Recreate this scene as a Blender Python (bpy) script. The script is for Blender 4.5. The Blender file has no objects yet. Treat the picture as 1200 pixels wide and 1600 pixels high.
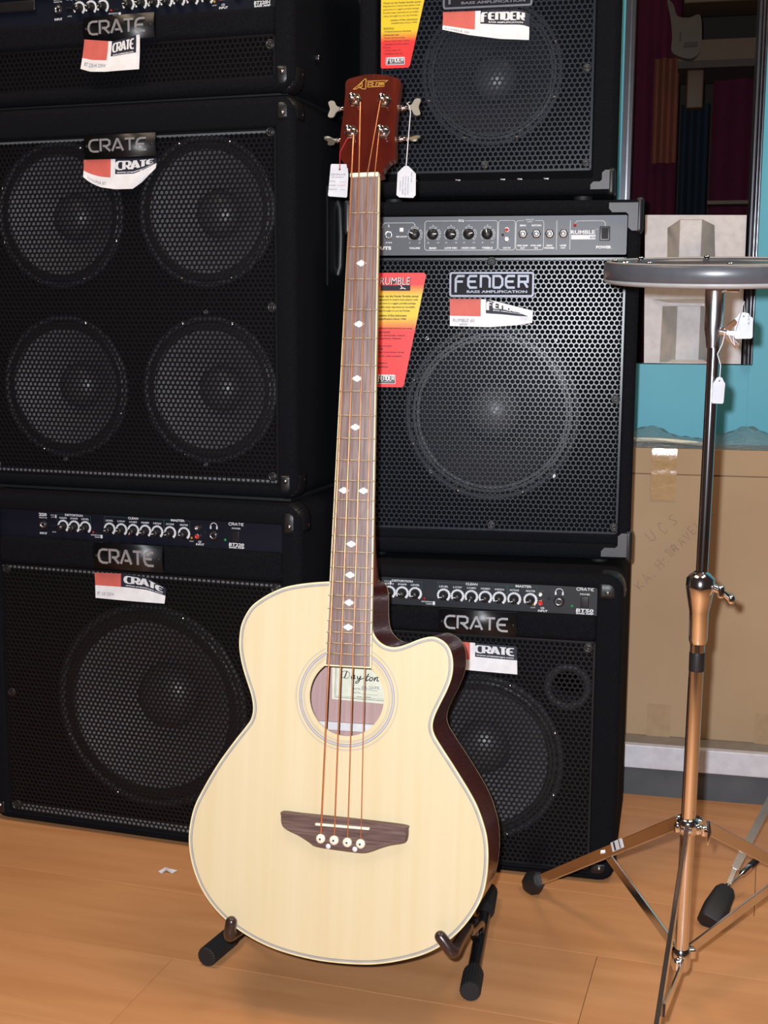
import bpy, math, random
import numpy as np
from mathutils import Vector, Matrix
from mathutils.geometry import tessellate_polygon
random.seed(4)
rad = math.radians
S = bpy.context.scene
COL = S.collection

# ------------------------------------------------------------------ camera
F = 1960.0                                    # focal length in pixels of a 1200x1600 frame
cd = bpy.data.cameras.new('camera'); cam = bpy.data.objects.new('camera', cd); COL.objects.link(cam)
cd.sensor_fit = 'VERTICAL'; cd.sensor_height = 24.0; cd.lens = 24.0 * F / 1600.0
cd.clip_start = 0.02
cam.matrix_world = Matrix.Translation((0, 0, .93)) @ Matrix.Rotation(rad(90 - 8.65), 4, 'X') @ Matrix.Rotation(rad(.25), 4, 'Z')
S.camera = cam
# ------------------------------------------------------------------ world, lights, exposure
W = bpy.data.worlds.new('shop_ambient'); S.world = W; W.use_nodes = True
W.node_tree.nodes['Background'].inputs[0].default_value = (1.0, .66, .58, 1)
W.node_tree.nodes['Background'].inputs[1].default_value = .03

def lamp(name, kind, loc, target, energy, color, size=None, size_y=None):
    l = bpy.data.lights.new(name, kind); l.energy = energy; l.color = color
    if kind == 'AREA':
        l.shape = 'RECTANGLE' if size_y else 'DISK'; l.size = size
        if size_y: l.size_y = size_y
    o = bpy.data.objects.new(name, l); COL.objects.link(o); o.location = loc
    o.rotation_euler = (Vector(target) - Vector(loc)).to_track_quat('-Z', 'Y').to_euler()
    return o
lamp('camera_flash', 'AREA', (-.024, .02, .954), (.1, 2.0, .75), 39.5, (.905, .945, 1.0), .020)
lamp('ceiling_light', 'AREA', (-.9, 1.3, 2.9), (-.4, 1.5, 0), 26.0, (1, .77, .56), 1.2, .6)
lamp('ceiling_light', 'AREA', (1.0, 1.0, 2.9), (.5, 1.5, 0), 26.0, (1, .77, .56), 1.2, .6)
S.view_settings.view_transform = 'Standard'; S.view_settings.look = 'None'
S.view_settings.exposure = 0.0; S.view_settings.gamma = 1.0; S.view_settings.use_curve_mapping = False

# ------------------------------------------------------------------ materials
MATS = {}
def mat(name, col, rough=.5, metal=0., spec=.5, coat=0., noise=None, bump=None, grain=None, alpha=None, extra=None):
    """noise=(scale, colour2, sharpness)  bump=(scale, strength, distance)  grain=(axis, scale, stretch, colour2)"""
    m = bpy.data.materials.new(name); m.use_nodes = True; nt = m.node_tree; N = nt.nodes; L = nt.links
    b = N['Principled BSDF']
    b.inputs['Base Color'].default_value = (*col, 1); b.inputs['Roughness'].default_value = rough
    b.inputs['Metallic'].default_value = metal; b.inputs['Specular IOR Level'].default_value = spec
    b.inputs['Coat Weight'].default_value = coat; b.inputs['Coat Roughness'].default_value = .05
    tc = N.new('ShaderNodeTexCoord')
    if noise is None and grain is None: noise = (60, tuple(c * .88 for c in col), (.35, .65))
    if noise:
        n = N.new('ShaderNodeTexNoise'); n.inputs['Scale'].default_value = noise[0]; n.inputs['Detail'].default_value = 4
        r = N.new('ShaderNodeValToRGB'); r.color_ramp.elements[0].position = noise[2][0]; r.color_ramp.elements[1].position = noise[2][1]
        r.color_ramp.elements[0].color = (*col, 1); r.color_ramp.elements[1].color = (*noise[1], 1)
        L.new(tc.outputs['Object'], n.inputs['Vector']); L.new(n.outputs['Fac'], r.inputs['Fac']); L.new(r.outputs['Color'], b.inputs['Base Color'])
    if grain:
        ax, sc, st, c2 = grain
        mp = N.new('ShaderNodeMapping'); s = [sc, sc, sc]; s[ax] = sc / st; mp.inputs['Scale'].default_value = s
        oi = N.new('ShaderNodeObjectInfo'); va = N.new('ShaderNodeVectorMath'); va.operation = 'ADD'
        mu = N.new('ShaderNodeMath'); mu.operation = 'MULTIPLY'; mu.inputs[1].default_value = 37.0
        L.new(oi.outputs['Random'], mu.inputs[0]); L.new(mu.outputs[0], va.inputs[1])
        L.new(tc.outputs['Object'], mp.inputs['Vector']); L.new(mp.outputs['Vector'], va.inputs[0])
        n = N.new('ShaderNodeTexNoise'); n.inputs['Scale'].default_value = 1; n.inputs['Detail'].default_value = 6; n.inputs['Distortion'].default_value = .6
        r = N.new('ShaderNodeValToRGB'); r.color_ramp.elements[0].position = .36; r.color_ramp.elements[1].position = .66
        r.color_ramp.elements[0].color = (*c2, 1); r.color_ramp.elements[1].color = (*col, 1)
        L.new(va.outputs[0], n.inputs['Vector']); L.new(n.outputs['Fac'], r.inputs['Fac']); L.new(r.outputs['Color'], b.inputs['Base Color'])
    if bump:
        n2 = N.new('ShaderNodeTexNoise'); n2.inputs['Scale'].default_value = bump[0]; n2.inputs['Detail'].default_value = 3
        bp = N.new('ShaderNodeBump'); bp.inputs['Strength'].default_value = bump[1]; bp.inputs['Distance'].default_value = bump[2]
        L.new(tc.outputs['Object'], n2.inputs['Vector']); L.new(n2.outputs['Fac'], bp.inputs['Height']); L.new(bp.outputs['Normal'], b.inputs['Normal'])
    if extra: extra(nt, b, tc)
    MATS[name] = m
    return m

mat('carpet', (.0042, .0047, .0070), .97, spec=.10, noise=(900, (.019, .020, .026), (.50, .80)), bump=(700, .8, .0016))
mat('grille_crate', (.0045, .0045, .006), .45, spec=.30)
mat('grille_fender', (.021, .025, .036), .28, spec=.33)
mat('baffle', (.004, .004, .005), .9, spec=.1)
mat('cone', (.085, .086, .098), .62, spec=.4, bump=(300, .15, .001))
mat('cone_dark', (.022, .022, .027), .60, spec=.3)
mat('surround', (.009, .009, .011), .48, spec=.40)
mat('cap', (.055, .055, .062), .40, spec=.5)
mat('plastic_black', (.012, .012, .014), .38, spec=.5)
mat('corner_plastic', (.010, .010, .012), .40, spec=.45, bump=(500, .25, .0006))
mat('corner_grey', (.050, .051, .060), .46, spec=.6, bump=(500, .2, .0006))
mat('panel_navy', (.006, .008, .018), .42, spec=.35)
mat('panel_dark', (.018, .020, .027), .40, spec=.45)
mat('wall_dark', (.008, .010, .013), .8, spec=.2)  # near-black, for the wall section behind the amplifiers
mat('tape_dull', (.43, .295, .17), .45, spec=.4)
mat('panel_grey', (.041, .046, .063), .46, spec=.7)
mat('white_ink', (.80, .82, .86), .6)
mat('green_ink', (.02, .11, .07), .6)
mat('ink', (.03, .03, .04), .8)
mat('ink_soft', (.22, .22, .26), .9)
mat('silver', (.55, .55, .58), .26, metal=1)
mat('badge_black', (.006, .006, .008), .36, spec=.5)
mat('badge_letter', (.50, .50, .53), .42, metal=.55)
mat('chrome', (.86, .86, .88), .12, metal=1, noise=(20, (.80, .80, .83), (.3, .7)))
mat('chrome_soft', (.82, .82, .86), .22, metal=1)
mat('badge_chrome', (.21, .215, .25), .50, metal=1)
mat('badge_plate', (.010, .010, .016), .6, spec=.2)
mat('tag_white', (.58, .59, .64), .6)
mat('tag_ink', (.09, .09, .12), .8)
mat('key_reflection', (.55, .52, .44), .38, metal=.7)  # beige reflection on the chrome keys put into the base colour
mat('rosette_ring', (.47, .46, .52), .5)
mat('lit_strip', (.16, .165, .18), .5)  # pale grey imitating the lit frame seen through the edge holes
mat('card_white', (.86, .87, .92), .55)
mat('card_red', (.66, .135, .11), .6)
mat('card_navy', (.012, .014, .035), .6)
mat('led_red', (.55, .01, .01), .3); mat('led_green', (.02, .30, .08), .3); mat('amber', (.45, .28, .03), .4)
mat('rca_red', (.60, .03, .02), .35)
mat('switch_red', (.06, .012, .010), .35)
mat('spruce', (.655, .565, .375), .30, coat=.25, grain=(2, 60, 40, (.630, .525, .325)))
mat('mahogany_side', (.150, .028, .024), .22, spec=.5, coat=.4, grain=(2, 420, 4, (.060, .013, .011)))
mat('mahogany_neck', (.11, .018, .008), .30, coat=.25, grain=(2, 60, 10, (.07, .012, .006)))
mat('head_veneer', (.095, .011, .005), .13, coat=.6, grain=(2, 70, 12, (.060, .007, .004)))
mat('inner_wood', (.52, .33, .31), .7, grain=(2, 150, 20, (.45, .28, .27)))
mat('rosewood', (.27, .20, .185), .42, grain=(2, 420, 26, (.14, .095, .09)))
mat('bridge_wood', (.17, .105, .095), .38, grain=(0, 300, 16, (.075, .042, .036)))
mat('ivory', (.86, .82, .66), .35)
mat('cream', (.80, .70, .42), .35)
mat('purfling', (.40, .385, .36), .45)
mat('purfling_dark', (.17, .165, .17), .45)
mat('pearl', (.80, .83, .90), .22, coat=.3)
mat('fret_wire', (.62, .58, .47), .30, metal=1)
mat('bronze', (.85, .36, .17), .32, metal=.85, bump=(3000, .3, .0003))
mat('gold_print', (.48, .28, .06), .35, metal=.6)
mat('label_paper', (.80, .78, .62), .8)
mat('rubber', (.011, .011, .013), .62, bump=(800, .3, .0005))
mat('tube_black', (.008, .008, .010), .25, coat=.3)
mat('peg_brown', (.030, .016, .014), .28, coat=.3)
mat('red_cord', (.45, .01, .03), .6); mat('white_cord', (.75, .74, .80), .7)
mat('wood_floor', (.625, .305, .135), .36, spec=.30, grain=(0, 20, 8, (.535, .245, .100)), bump=(40, .03, .001))
mat('floor_joint', (.10, .045, .02), .9)
mat('teal', (.075, .395, .52), .50, spec=.5, noise=(6, (.085, .42, .545), (.3, .7)), bump=(350, .12, .0008))
mat('kick_grey', (.070, .082, .098), .55, noise=(14, (.095, .105, .115), (.4, .7)))
mat('nosing_white', (.70, .72, .80), .45)
mat('ledge_grey', (.30, .27, .24), .5)
mat('aluminium', (.36, .36, .40), .24, metal=1)
mat('aluminium_dark', (.050, .050, .058), .35, metal=.6)
mat('cardboard', (.46, .325, .20), .75, spec=.25, noise=(5, (.42, .29, .175), (.35, .65)), bump=(260, .10, .0008))
mat('cardboard_edge', (.27, .175, .10), .85)
mat('tape', (.50, .32, .16), .16, spec=.6, coat=.6, bump=(70, .35, .002))
mat('pencil', (.19, .14, .11), .9)
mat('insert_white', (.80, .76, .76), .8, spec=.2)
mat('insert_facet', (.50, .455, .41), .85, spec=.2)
mat('pad_grey', (.070, .073, .086), .34, spec=.6, coat=.2)
mat('pad_rim', (.32, .31, .31), .5)
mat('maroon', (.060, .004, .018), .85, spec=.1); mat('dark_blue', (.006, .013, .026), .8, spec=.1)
mat('amber_reflection', (.080, .028, .008), .6); mat('brown_reflection', (.035, .014, .010), .7); mat('dark_room', (.022, .010, .010), .9)  # dim shop reflection put into these dark tones
mat('pale_reflection', (.060, .028, .016), .35, coat=.4); mat('orange_reflection', (.13, .024, .008), .8)  # reflected guitar and orange patch, dimness put into the colour
mat('wax_paper', (.82, .82, .9), .8)

def grad(nt, b, tc, P=(.50, .62, .80, .90)):
    N, L = nt.nodes, nt.links
    s = N.new('ShaderNodeSeparateXYZ'); r = N.new('ShaderNodeValToRGB'); cr = r.color_ramp
    mr = N.new('ShaderNodeMapRange'); mr.inputs[1].default_value = 0; mr.inputs[2].default_value = .1905
    L.new(tc.outputs['Object'], s.inputs[0]); L.new(s.outputs['Z'], mr.inputs[0]); L.new(mr.outputs[0], r.inputs['Fac'])
    cr.elements[0].position = P[0]; cr.elements[0].color = (.86, .030, .030, 1)
    cr.elements[1].position = P[1]; cr.elements[1].color = (.80, .58, .02, 1)
    e = cr.elements.new(P[2]); e.color = (.80, .58, .02, 1)
    e = cr.elements.new(P[3]); e.color = (.86, .030, .030, 1)
    L.new(r.outputs['Color'], b.inputs['Base Color'])
mat('tag_gradient', (.8, .05, .04), .45, extra=grad)
mat('tag_gradient_short', (.8, .05, .04), .45, extra=lambda n, b, t: grad(n, b, t, (.22, .31, .80, .90)))

def thin(name, col, fac_t, rough):
    m = bpy.data.materials.new(name); m.use_nodes = True; nt = m.node_tree; N = nt.nodes; L = nt.links
    N.remove(N['Principled BSDF']); out = N['Material Output']
    t = N.new('ShaderNodeBsdfTransparent'); t.inputs[0].default_value = (*col, 1)
    g = N.new('ShaderNodeBsdfGlossy'); g.inputs['Roughness'].default_value = rough
    fr = N.new('ShaderNodeFresnel'); fr.inputs['IOR'].default_value = 1.45
    no = N.new('ShaderNodeTexNoise'); no.inputs['Scale'].default_value = 9
    ma = N.new('ShaderNodeMath'); ma.operation = 'MULTIPLY_ADD'; ma.inputs[1].default_value = fac_t
    L.new(no.outputs['Fac'], ma.inputs[0]); L.new(fr.outputs[0], ma.inputs[2])
    mx = N.new('ShaderNodeMixShader'); L.new(ma.outputs[0], mx.inputs[0]); L.new(t.outputs[0], mx.inputs[1]); L.new(g.outputs[0], mx.inputs[2])
    L.new(mx.outputs[0], out.inputs['Surface']); MATS[name] = m
thin('glass', (.93, .96, .95), .0, .01)
def film():
    m = bpy.data.materials.new('plastic_film'); m.use_nodes = True; nt = m.node_tree; N = nt.nodes; L = nt.links
    b = N['Principled BSDF']; b.inputs['Base Color'].default_value = (.30, .34, .36, 1); b.inputs['Roughness'].default_value = .12
    t = N.new('ShaderNodeBsdfTransparent'); mx = N.new('ShaderNodeMixShader')
    n = N.new('ShaderNodeTexNoise'); n.inputs['Scale'].default_value = 18; r = N.new('ShaderNodeMapRange')
    r.inputs[3].default_value = .25; r.inputs[4].default_value = .60
    bp = N.new('ShaderNodeBump'); bp.inputs['Strength'].default_value = .8; bp.inputs['Distance'].default_value = .01
    L.new(n.outputs['Fac'], r.inputs[0]); L.new(r.outputs[0], mx.inputs[0]); L.new(n.outputs['Fac'], bp.inputs['Height']); L.new(bp.outputs[0], b.inputs['Normal'])
    L.new(t.outputs[0], mx.inputs[1]); L.new(b.outputs[0], mx.inputs[2]); L.new(mx.outputs[0], N['Material Output'].inputs['Surface'])
    MATS['plastic_film'] = m
film()

# ------------------------------------------------------------------ mesh builder
def crom(pts, n=6, closed=False):
    P = [Vector(p) for p in pts]; out = []; N = len(P)
    for i in range(N if closed else N - 1):
        a = P[(i - 1) % N] if closed or i > 0 else P[0]; b = P[i]; c = P[(i + 1) % N]; d = P[(i + 2) % N] if closed or i + 2 < N else P[-1]
        for k in range(n):
            t = k / n
            out.append(.5 * ((2 * b) + (c - a) * t + (2 * a - 5 * b + 4 * c - d) * t * t + (3 * b - a - 3 * c + d) * t ** 3))
    if not closed: out.append(P[-1])
    return out
def circ(cx, cz, r, n=24, a0=0., a1=2 * math.pi, close=False):
    return [(cx + r * math.cos(a0 + (a1 - a0) * i / (n - 1 if close else n)), cz + r * math.sin(a0 + (a1 - a0) * i / (n - 1 if close else n))) for i in range(n)]
def rrect(x0, x1, z0, z1, r, n=4):
    out = []
    for cx, cz, a in ((x1 - r, z1 - r, 0), (x0 + r, z1 - r, 90), (x0 + r, z0 + r, 180), (x1 - r, z0 + r, 270)):
        for i in range(n + 1):
            t = rad(a + 90 * i / n); out.append((cx + r * math.cos(t), cz + r * math.sin(t)))
    return out

_TX = {}
def text_geo(s, bold=0.0, shear=0.0):
    k = (s, bold, shear)
    if k not in _TX:
        c = bpy.data.curves.new('lettering', 'FONT'); c.body = s; c.size = 1; c.resolution_u = 2; c.offset = bold; c.shear = shear; c.fill_mode = 'FRONT'
        o = bpy.data.objects.new('lettering', c); COL.objects.link(o)
        dg = bpy.context.evaluated_depsgraph_get(); me = bpy.data.meshes.new_from_object(o.evaluated_get(dg))
        v = [tuple(x.co[:2]) for x in me.vertices]; f = [tuple(p.vertices) for p in me.polygons]
        bpy.data.objects.remove(o); bpy.data.curves.remove(c); bpy.data.meshes.remove(me)
        _TX[k] = (v, f)
    return _TX[k]

class MB:
    def __init__(s): s.v = []; s.f = []; s.mi = []; s.sm = []; s.mats = []; s.M = None
    def use(s, name):
        if name not in s.mats: s.mats.append(name)
        s.cur = s.mats.index(name); return s
    def add(s, verts, faces, smooth=False):
        if not s.mats: s.use('plastic_black')
        b = len(s.v)
        if s.M is not None: verts = [s.M @ Vector(v) for v in verts]
        s.v += [tuple(v) for v in verts]; s.f += [tuple(b + i for i in f) for f in faces]
        s.mi += [s.cur] * len(faces); s.sm += [smooth] * len(faces); return s
    def box(s, x0, x1, y0, y1, z0, z1):
        return s.add([(x0, y0, z0), (x1, y0, z0), (x1, y1, z0), (x0, y1, z0), (x0, y0, z1), (x1, y0, z1), (x1, y1, z1), (x0, y1, z1)],
                     [(0, 3, 2, 1), (4, 5, 6, 7), (0, 1, 5, 4), (1, 2, 6, 5), (2, 3, 7, 6), (3, 0, 4, 7)])
    def rbox(s, x0, x1, y0, y1, z0, z1, r, n=3):
        m = 2 * n + 2; idx = {}; V = []; Fc = []
        lo = (x0, y0, z0); hi = (x1, y1, z1); r = min(r, *(.499 * (hi[i] - lo[i]) for i in range(3)))
        def o(a): return (a / n - 1, -1) if a <= n else ((a - n - 1) / n, 1)
        def vid(a):
            if a not in idx:
                d = []; c = []
                for i in range(3):
                    t, sd = o(a[i]); d.append(math.tan(t * math.pi / 4)); c.append(lo[i] + r if sd < 0 else hi[i] - r)
                D = Vector(d).normalized() * r; idx[a] = len(V); V.append((c[0] + D.x, c[1] + D.y, c[2] + D.z))
            return idx[a]
        for ax in range(3):
            b, c = (ax + 1) % 3, (ax + 2) % 3
            for e in (0, m - 1):
                for i in range(m - 1):
                    for j in range(m - 1):
                        q = []
                        for di, dj in ((0, 0), (1, 0), (1, 1), (0, 1)):
                            a = [0, 0, 0]; a[ax] = e; a[b] = i + di; a[c] = j + dj; q.append(vid(tuple(a)))
                        Fc.append(tuple(q) if e else tuple(reversed(q)))
        return s.add(V, Fc, True)
    def loft(s, rings, closed=True, cap0=False, cap1=False, smooth=True, loop=False):
        n = len(rings[0]); V = [p for r in rings for p in r]; Fc = []; R = len(rings)
        for k in range(R if loop else R - 1):
            for i in range(n if closed else n - 1):
                j = (i + 1) % n; k2 = (k + 1) % R
                Fc.append((k * n + i, k * n + j, k2 * n + j, k2 * n + i))
        s.add(V, Fc, smooth)
        if cap0: s.add(rings[0], [tuple(reversed(range(n)))])
        if cap1: s.add(rings[-1], [tuple(range(n))])
        return s
    def lathe(s, prof, cx=0, cy=0, cz=0, n=24, axis='y', smooth=True, cap0=False, cap1=False):
        """prof: (radius, position along axis)"""
        rings = []
        for r, h in prof:
            ring = []
            for i in range(n):
                a = 2 * math.pi * i / n; c, d = r * math.cos(a), r * math.sin(a)
                ring.append({'y': (cx + c, cy + h, cz + d), 'z': (cx + c, cy + d, cz + h), 'x': (cx + h, cy + c, cz + d)}[axis])
            rings.append(ring)
        return s.loft(rings, True, cap0, cap1, smooth)
    def tube(s, pts, r, n=8, caps=True, flat=None):
        P = [Vector(p) for p in pts]; rings = []; up = None
        for i, p in enumerate(P):
            t = (P[min(i + 1, len(P) - 1)] - P[max(i - 1, 0)]).normalized()
            if up is None: up = t.orthogonal().normalized()
            up = (up - t * up.dot(t)).normalized(); sd = t.cross(up)
            rr_ = r[i] if isinstance(r, (list, tuple)) else r
            rings.append([p + up * (rr_ * math.cos(2 * math.pi * k / n)) + sd * (rr_ * math.sin(2 * math.pi * k / n)) for k in range(n)])
        return s.loft(rings, True, caps, caps, True)
    def bar(s, a, b, w, t, up=(0, 0, 1)):
        """flat strip from a to b: w along up-ish, t across"""
        a, b = Vector(a), Vector(b); d = (b - a).normalized(); sd = d.cross(Vector(up)).normalized(); u = sd.cross(d)
        q = lambda p: [p + u * w / 2 + sd * t / 2, p + u * w / 2 - sd * t / 2, p - u * w / 2 - sd * t / 2, p - u * w / 2 + sd * t / 2]
        return s.loft([q(a), q(b)], True, True, True, False)
    def poly(s, pts, y0, y1, holes=(), front=True, back=True, smooth_side=True):
        """prism in the xz plane between y0 (front) and y1"""
        loops = [list(pts)] + [list(h) for h in holes]; flat = [p for l in loops for p in l]
        tris = tessellate_polygon([[Vector((p[0], p[1], 0)) for p in l] for l in loops])
        if front: s.add([(p[0], y0, p[1]) for p in flat], [t for t in tris])
        if back: s.add([(p[0], y1, p[1]) for p in flat], [tuple(reversed(t)) for t in tris])
        for l in loops: s.loft([[(p[0], y0, p[1]) for p in l], [(p[0], y1, p[1]) for p in l]], True, smooth=smooth_side)
        return s
    def flat(s, pts, y):
        tris = tessellate_polygon([[Vector((p[0], p[1], 0)) for p in pts]])
        return s.add([(p[0], y, p[1]) for p in pts], tris)
    def stroke(s, pts, w, y, t=0.0, closed=False):
        P = [Vector((p[0], p[1])) for p in pts]; n = len(P); L_, R_ = [], []
        for i in range(n):
            a = P[(i - 1) % n] if closed or i else P[i]; b = P[(i + 1) % n] if closed or i < n - 1 else P[i]
            d1 = (P[i] - a); d2 = (b - P[i])
            if d1.length < 1e-9: d1 = d2
            if d2.length < 1e-9: d2 = d1
            d1 = d1.normalized(); d2 = d2.normalized(); m = (d1 + d2)
            m = m.normalized() if m.length > .1 else d1
            nn = Vector((-m.y, m.x)); k = 1 / max(.5, nn.dot(Vector((-d1.y, d1.x))))
            L_.append(P[i] + nn * w / 2 * k); R_.append(P[i] - nn * w / 2 * k)
        yf = y - t; V = [(p.x, yf, p.y) for p in L_] + [(p.x, yf, p.y) for p in R_]; Fc = []
        if t: V += [(p.x, y, p.y) for p in L_] + [(p.x, y, p.y) for p in R_]
        for i in range(n if closed else n - 1):
            j = (i + 1) % n; Fc.append((i, j, n + j, n + i))
            if t: Fc += [(i, 2 * n + i, 2 * n + j, j), (n + i, n + j, 3 * n + j, 3 * n + i)]
        if t and not closed: Fc += [(0, n, 3 * n, 2 * n), (n - 1, 3 * n - 1, 4 * n - 1, 2 * n - 1)]
        return s.add(V, Fc)
    def text(s, st, cx, cz, h, y, w=None, bold=0., shear=0., rot=0, align='c'):
        v, f = text_geo(st, bold, shear)
        if not v: return s
        x0 = min(p[0] for p in v); x1 = max(p[0] for p in v); z0 = min(p[1] for p in v); z1 = max(p[1] for p in v)
        kz = h / (z1 - z0); kx = (w / (x1 - x0)) if w else kz; c, sn = math.cos(rad(rot)), math.sin(rad(rot))
        ox = {'c': (x0 + x1) / 2, 'l': x0, 'r': x1}[align]; V = []
        for p in v:
            a, b = (p[0] - ox) * kx, (p[1] - (z0 + z1) / 2) * kz
            V.append((cx + a * c - b * sn, y, cz + a * sn + b * c))
        return s.add(V, f)
    def build(s, name, parent=None, mat_name=None, bevel=0, loc=None):
        me = bpy.data.meshes.new(name)
        me.vertices.add(len(s.v)); me.vertices.foreach_set('co', np.array(s.v, dtype=np.float32).ravel())
        tot = np.array([len(f) for f in s.f], dtype=np.int32); li = np.concatenate([np.array(f, dtype=np.int32) for f in s.f])
        me.loops.add(len(li)); me.loops.foreach_set('vertex_index', li)
        me.polygons.add(len(tot)); st = np.zeros(len(tot), dtype=np.int32); st[1:] = np.cumsum(tot)[:-1]
        me.polygons.foreach_set('loop_start', st); me.polygons.foreach_set('loop_total', tot)
        me.update(calc_edges=True)
        me.polygons.foreach_set('material_index', np.array(s.mi, dtype=np.int32)); me.polygons.foreach_set('use_smooth', np.array(s.sm, dtype=bool))
        me.validate()
        for m in ([mat_name] if mat_name else s.mats): me.materials.append(MATS[m])
        if mat_name: me.polygons.foreach_set('material_index', np.zeros(len(me.polygons), dtype=np.int32))
        o = bpy.data.objects.new(name, me); COL.objects.link(o)
        if parent is not None: o.parent = parent
        if loc: o.location = loc
        if bevel:
            b = o.modifiers.new('bevel', 'BEVEL'); b.width = bevel; b.segments = 2; b.limit_method = 'ANGLE'; b.angle_limit = rad(40)
        return o

def empty(name, loc, yaw=0.0, label=None, cat=None, group=None, mw=None):
    o = bpy.data.objects.new(name, None); COL.objects.link(o); o.empty_display_size = .05
    if mw is not None: o.matrix_world = mw
    else: o.location = loc; o.rotation_euler = (0, 0, rad(yaw))
    return tag(o, label, cat, group)
def tag(o, label=None, cat=None, group=None, kind=None):
    if label: o['label'] = label
    if cat: o['category'] = cat
    if group: o['group'] = group
    if kind: o['kind'] = kind
    return o
def part(mb, name, parent, m=None, bevel=0, label=None):
    o = mb.build(name, parent, m, bevel)
    if label: o['label'] = label
    return o
_part0 = part
def part(mb, name, parent, m=None, bevel=0, label=None):
    o = _part0(mb, name, parent, m, bevel, label)
    if name in ('lettering', 'small_lettering', 'printing', 'handwriting', 'lug', 'staples', 'lining', 'rosette', 'purfling', 'logo'): o['kind'] = 'stuff'
    return o
def copy_tree(o, parent=None):
    c = o.copy(); COL.objects.link(c)
    if parent is not None: c.parent = parent
    for ch in list(o.children): copy_tree(ch, c)
    return c

# ------------------------------------------------------------------ the setting
WALL = (.469, 2.394, 0); WY = -12.5           # frame along the display ledge: x right, y back, z up
def wroot(mb, name, **kw):
    o = mb.build(name); o.location = WALL; o.rotation_euler = (0, 0, rad(WY)); tag(o, kind='structure'); return o

fl = MB().use('floor_joint').box(-4, 4, -3, 5.5, -.10, -.006).build('floor'); tag(fl, kind='structure')
PA = rad(-17.2); pdx, pdy = math.cos(PA), math.sin(PA)      # planks run this way
meshes = {}
def plank(t0, t1, q0, q1):
    """t along, q across (world frame turned by PA)"""
    L_ = round(t1 - t0, 3)
    if L_ not in meshes:
        g = .0004; m = MB().use('wood_floor')
        m.add([(g, g, -.006), (L_ - g, g, -.006), (L_ - g, .2 - g, -.006), (g, .2 - g, -.006),
               (g, g, -.0002), (L_ - g, g, -.0002), (L_ - g, .2 - g, -.0002), (g, .2 - g, -.0002),
               (g + .0002, g + .0002, 0), (L_ - g - .0002, g + .0002, 0), (L_ - g - .0002, .1998 - g, 0), (g + .0002, .1998 - g, 0)],
              [(0, 1, 5, 4), (1, 2, 6, 5), (2, 3, 7, 6), (3, 0, 4, 7), (4, 5, 9, 8), (5, 6, 10, 9), (6, 7, 11, 10), (7, 4, 8, 11), (8, 9, 10, 11)])
        o = m.build('plank', fl); meshes[L_] = o
    else:
        o = meshes[L_].copy(); COL.objects.link(o)
    o.location = (t0 * pdx - q0 * pdy, t0 * pdy + q0 * pdx, 0); o.rotation_euler = (0, 0, PA); return o
qs = [1.56 + .2 * k for k in range(-8, 9)]
for k, q in enumerate(qs):
    off = {7: -.806, 8: -.210}.get(k, (-.806 + .596 * (k % 3) + .11 * (k % 4)) % 1.2 - 1.2)
    t = off - 1.2 * math.ceil((off + 2.2) / 1.2)
    while t < 1.9: plank(t, t + 1.2, q, q + .2); t += 1.2

m = MB().use('kick_grey').box(-1.7, 2.0, 0, .02, 0, .057)
wroot(m, 'baseboard_back')
m = MB().use('nosing_white').box(-1.7, 2.0, -.006, .012, .057, .104); o = wroot(m, 'trim_1'); b = o.modifiers.new('b', 'BEVEL'); b.width = .002; b.segments = 2
m = MB().use('ledge_grey').box(-1.7, 2.0, .012, .22, .090, .1035); wroot(m, 'trim_2')
# teal wall around the window opening
wx0, wx1, wz0 = -.0395, .2315, .8455
m = MB().use('teal').box(-.28, wx0, .20, .27, 0, 2.9).box(wx1, 2.0, .20, .27, 0, 2.9).box(wx0, wx1, .20, .27, 0, wz0).box(wx0, wx1, .20, .27, 2.2, 2.9)
m.box(.2265, .2275, .1985, .2, .104, wz0)
wroot(m, 'wall_back')
m = MB().use('wall_dark').box(-1.7, -.28, .20, .27, 0, 2.9); wroot(m, 'wall_left')  # near-black section so the gap between the stacks stays black
win = empty('window_1', WALL, WY); win['kind'] = 'structure'
m = MB().use('aluminium_dark').box(wx0, wx0 + .010, .192, .270, wz0, 2.2).use('aluminium').box(wx0 + .010, wx0 + .013, .190, .270, wz0, 2.2).use('aluminium_dark').box(wx0 + .013, wx0 + .019, .194, .270, wz0, 2.2)
part(m, 'window_frame', win)
m = MB().use('aluminium_dark').rbox(.2135, .2205, .190, .270, wz0, 2.2, .002).use('aluminium').rbox(.2205, .2265, .184, .270, wz0, 2.2, .003).rbox(.2270, .2320, .184, .270, wz0, 2.2, .0024)
part(m, 'window_frame', win)
m = MB().use('glass').box(wx0 + .019, .2140, .262, .266, wz0 - .001, 2.2); part(m, 'glass_pane', win)
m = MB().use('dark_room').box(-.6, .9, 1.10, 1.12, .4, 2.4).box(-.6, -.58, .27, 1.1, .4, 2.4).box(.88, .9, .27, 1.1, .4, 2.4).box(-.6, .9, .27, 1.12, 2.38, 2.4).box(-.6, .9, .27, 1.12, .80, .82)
wroot(m, 'wall_behind_window')
for (x, y, z) in ((.0, 0, 0),): pass

def wthing(mb, name, label, cat, group=None, bevel=0, yo=0):
    """free standing thing in the wall frame, origin at its base"""
    V = np.array(mb.v); c = ((V[:, 0].min() + V[:, 0].max()) / 2, (V[:, 1].min() + V[:, 1].max()) / 2, V[:, 2].min())
    mb.v = [(v[0] - c[0], v[1] - c[1], v[2] - c[2]) for v in mb.v]
    o = mb.build(name, None, None, bevel); R = Matrix.Rotation(rad(WY), 3, 'Z')
    o.location = Vector(WALL) + R @ Vector(c); o.rotation_euler = (0, 0, rad(WY)); return tag(o, label, cat, group)

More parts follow.
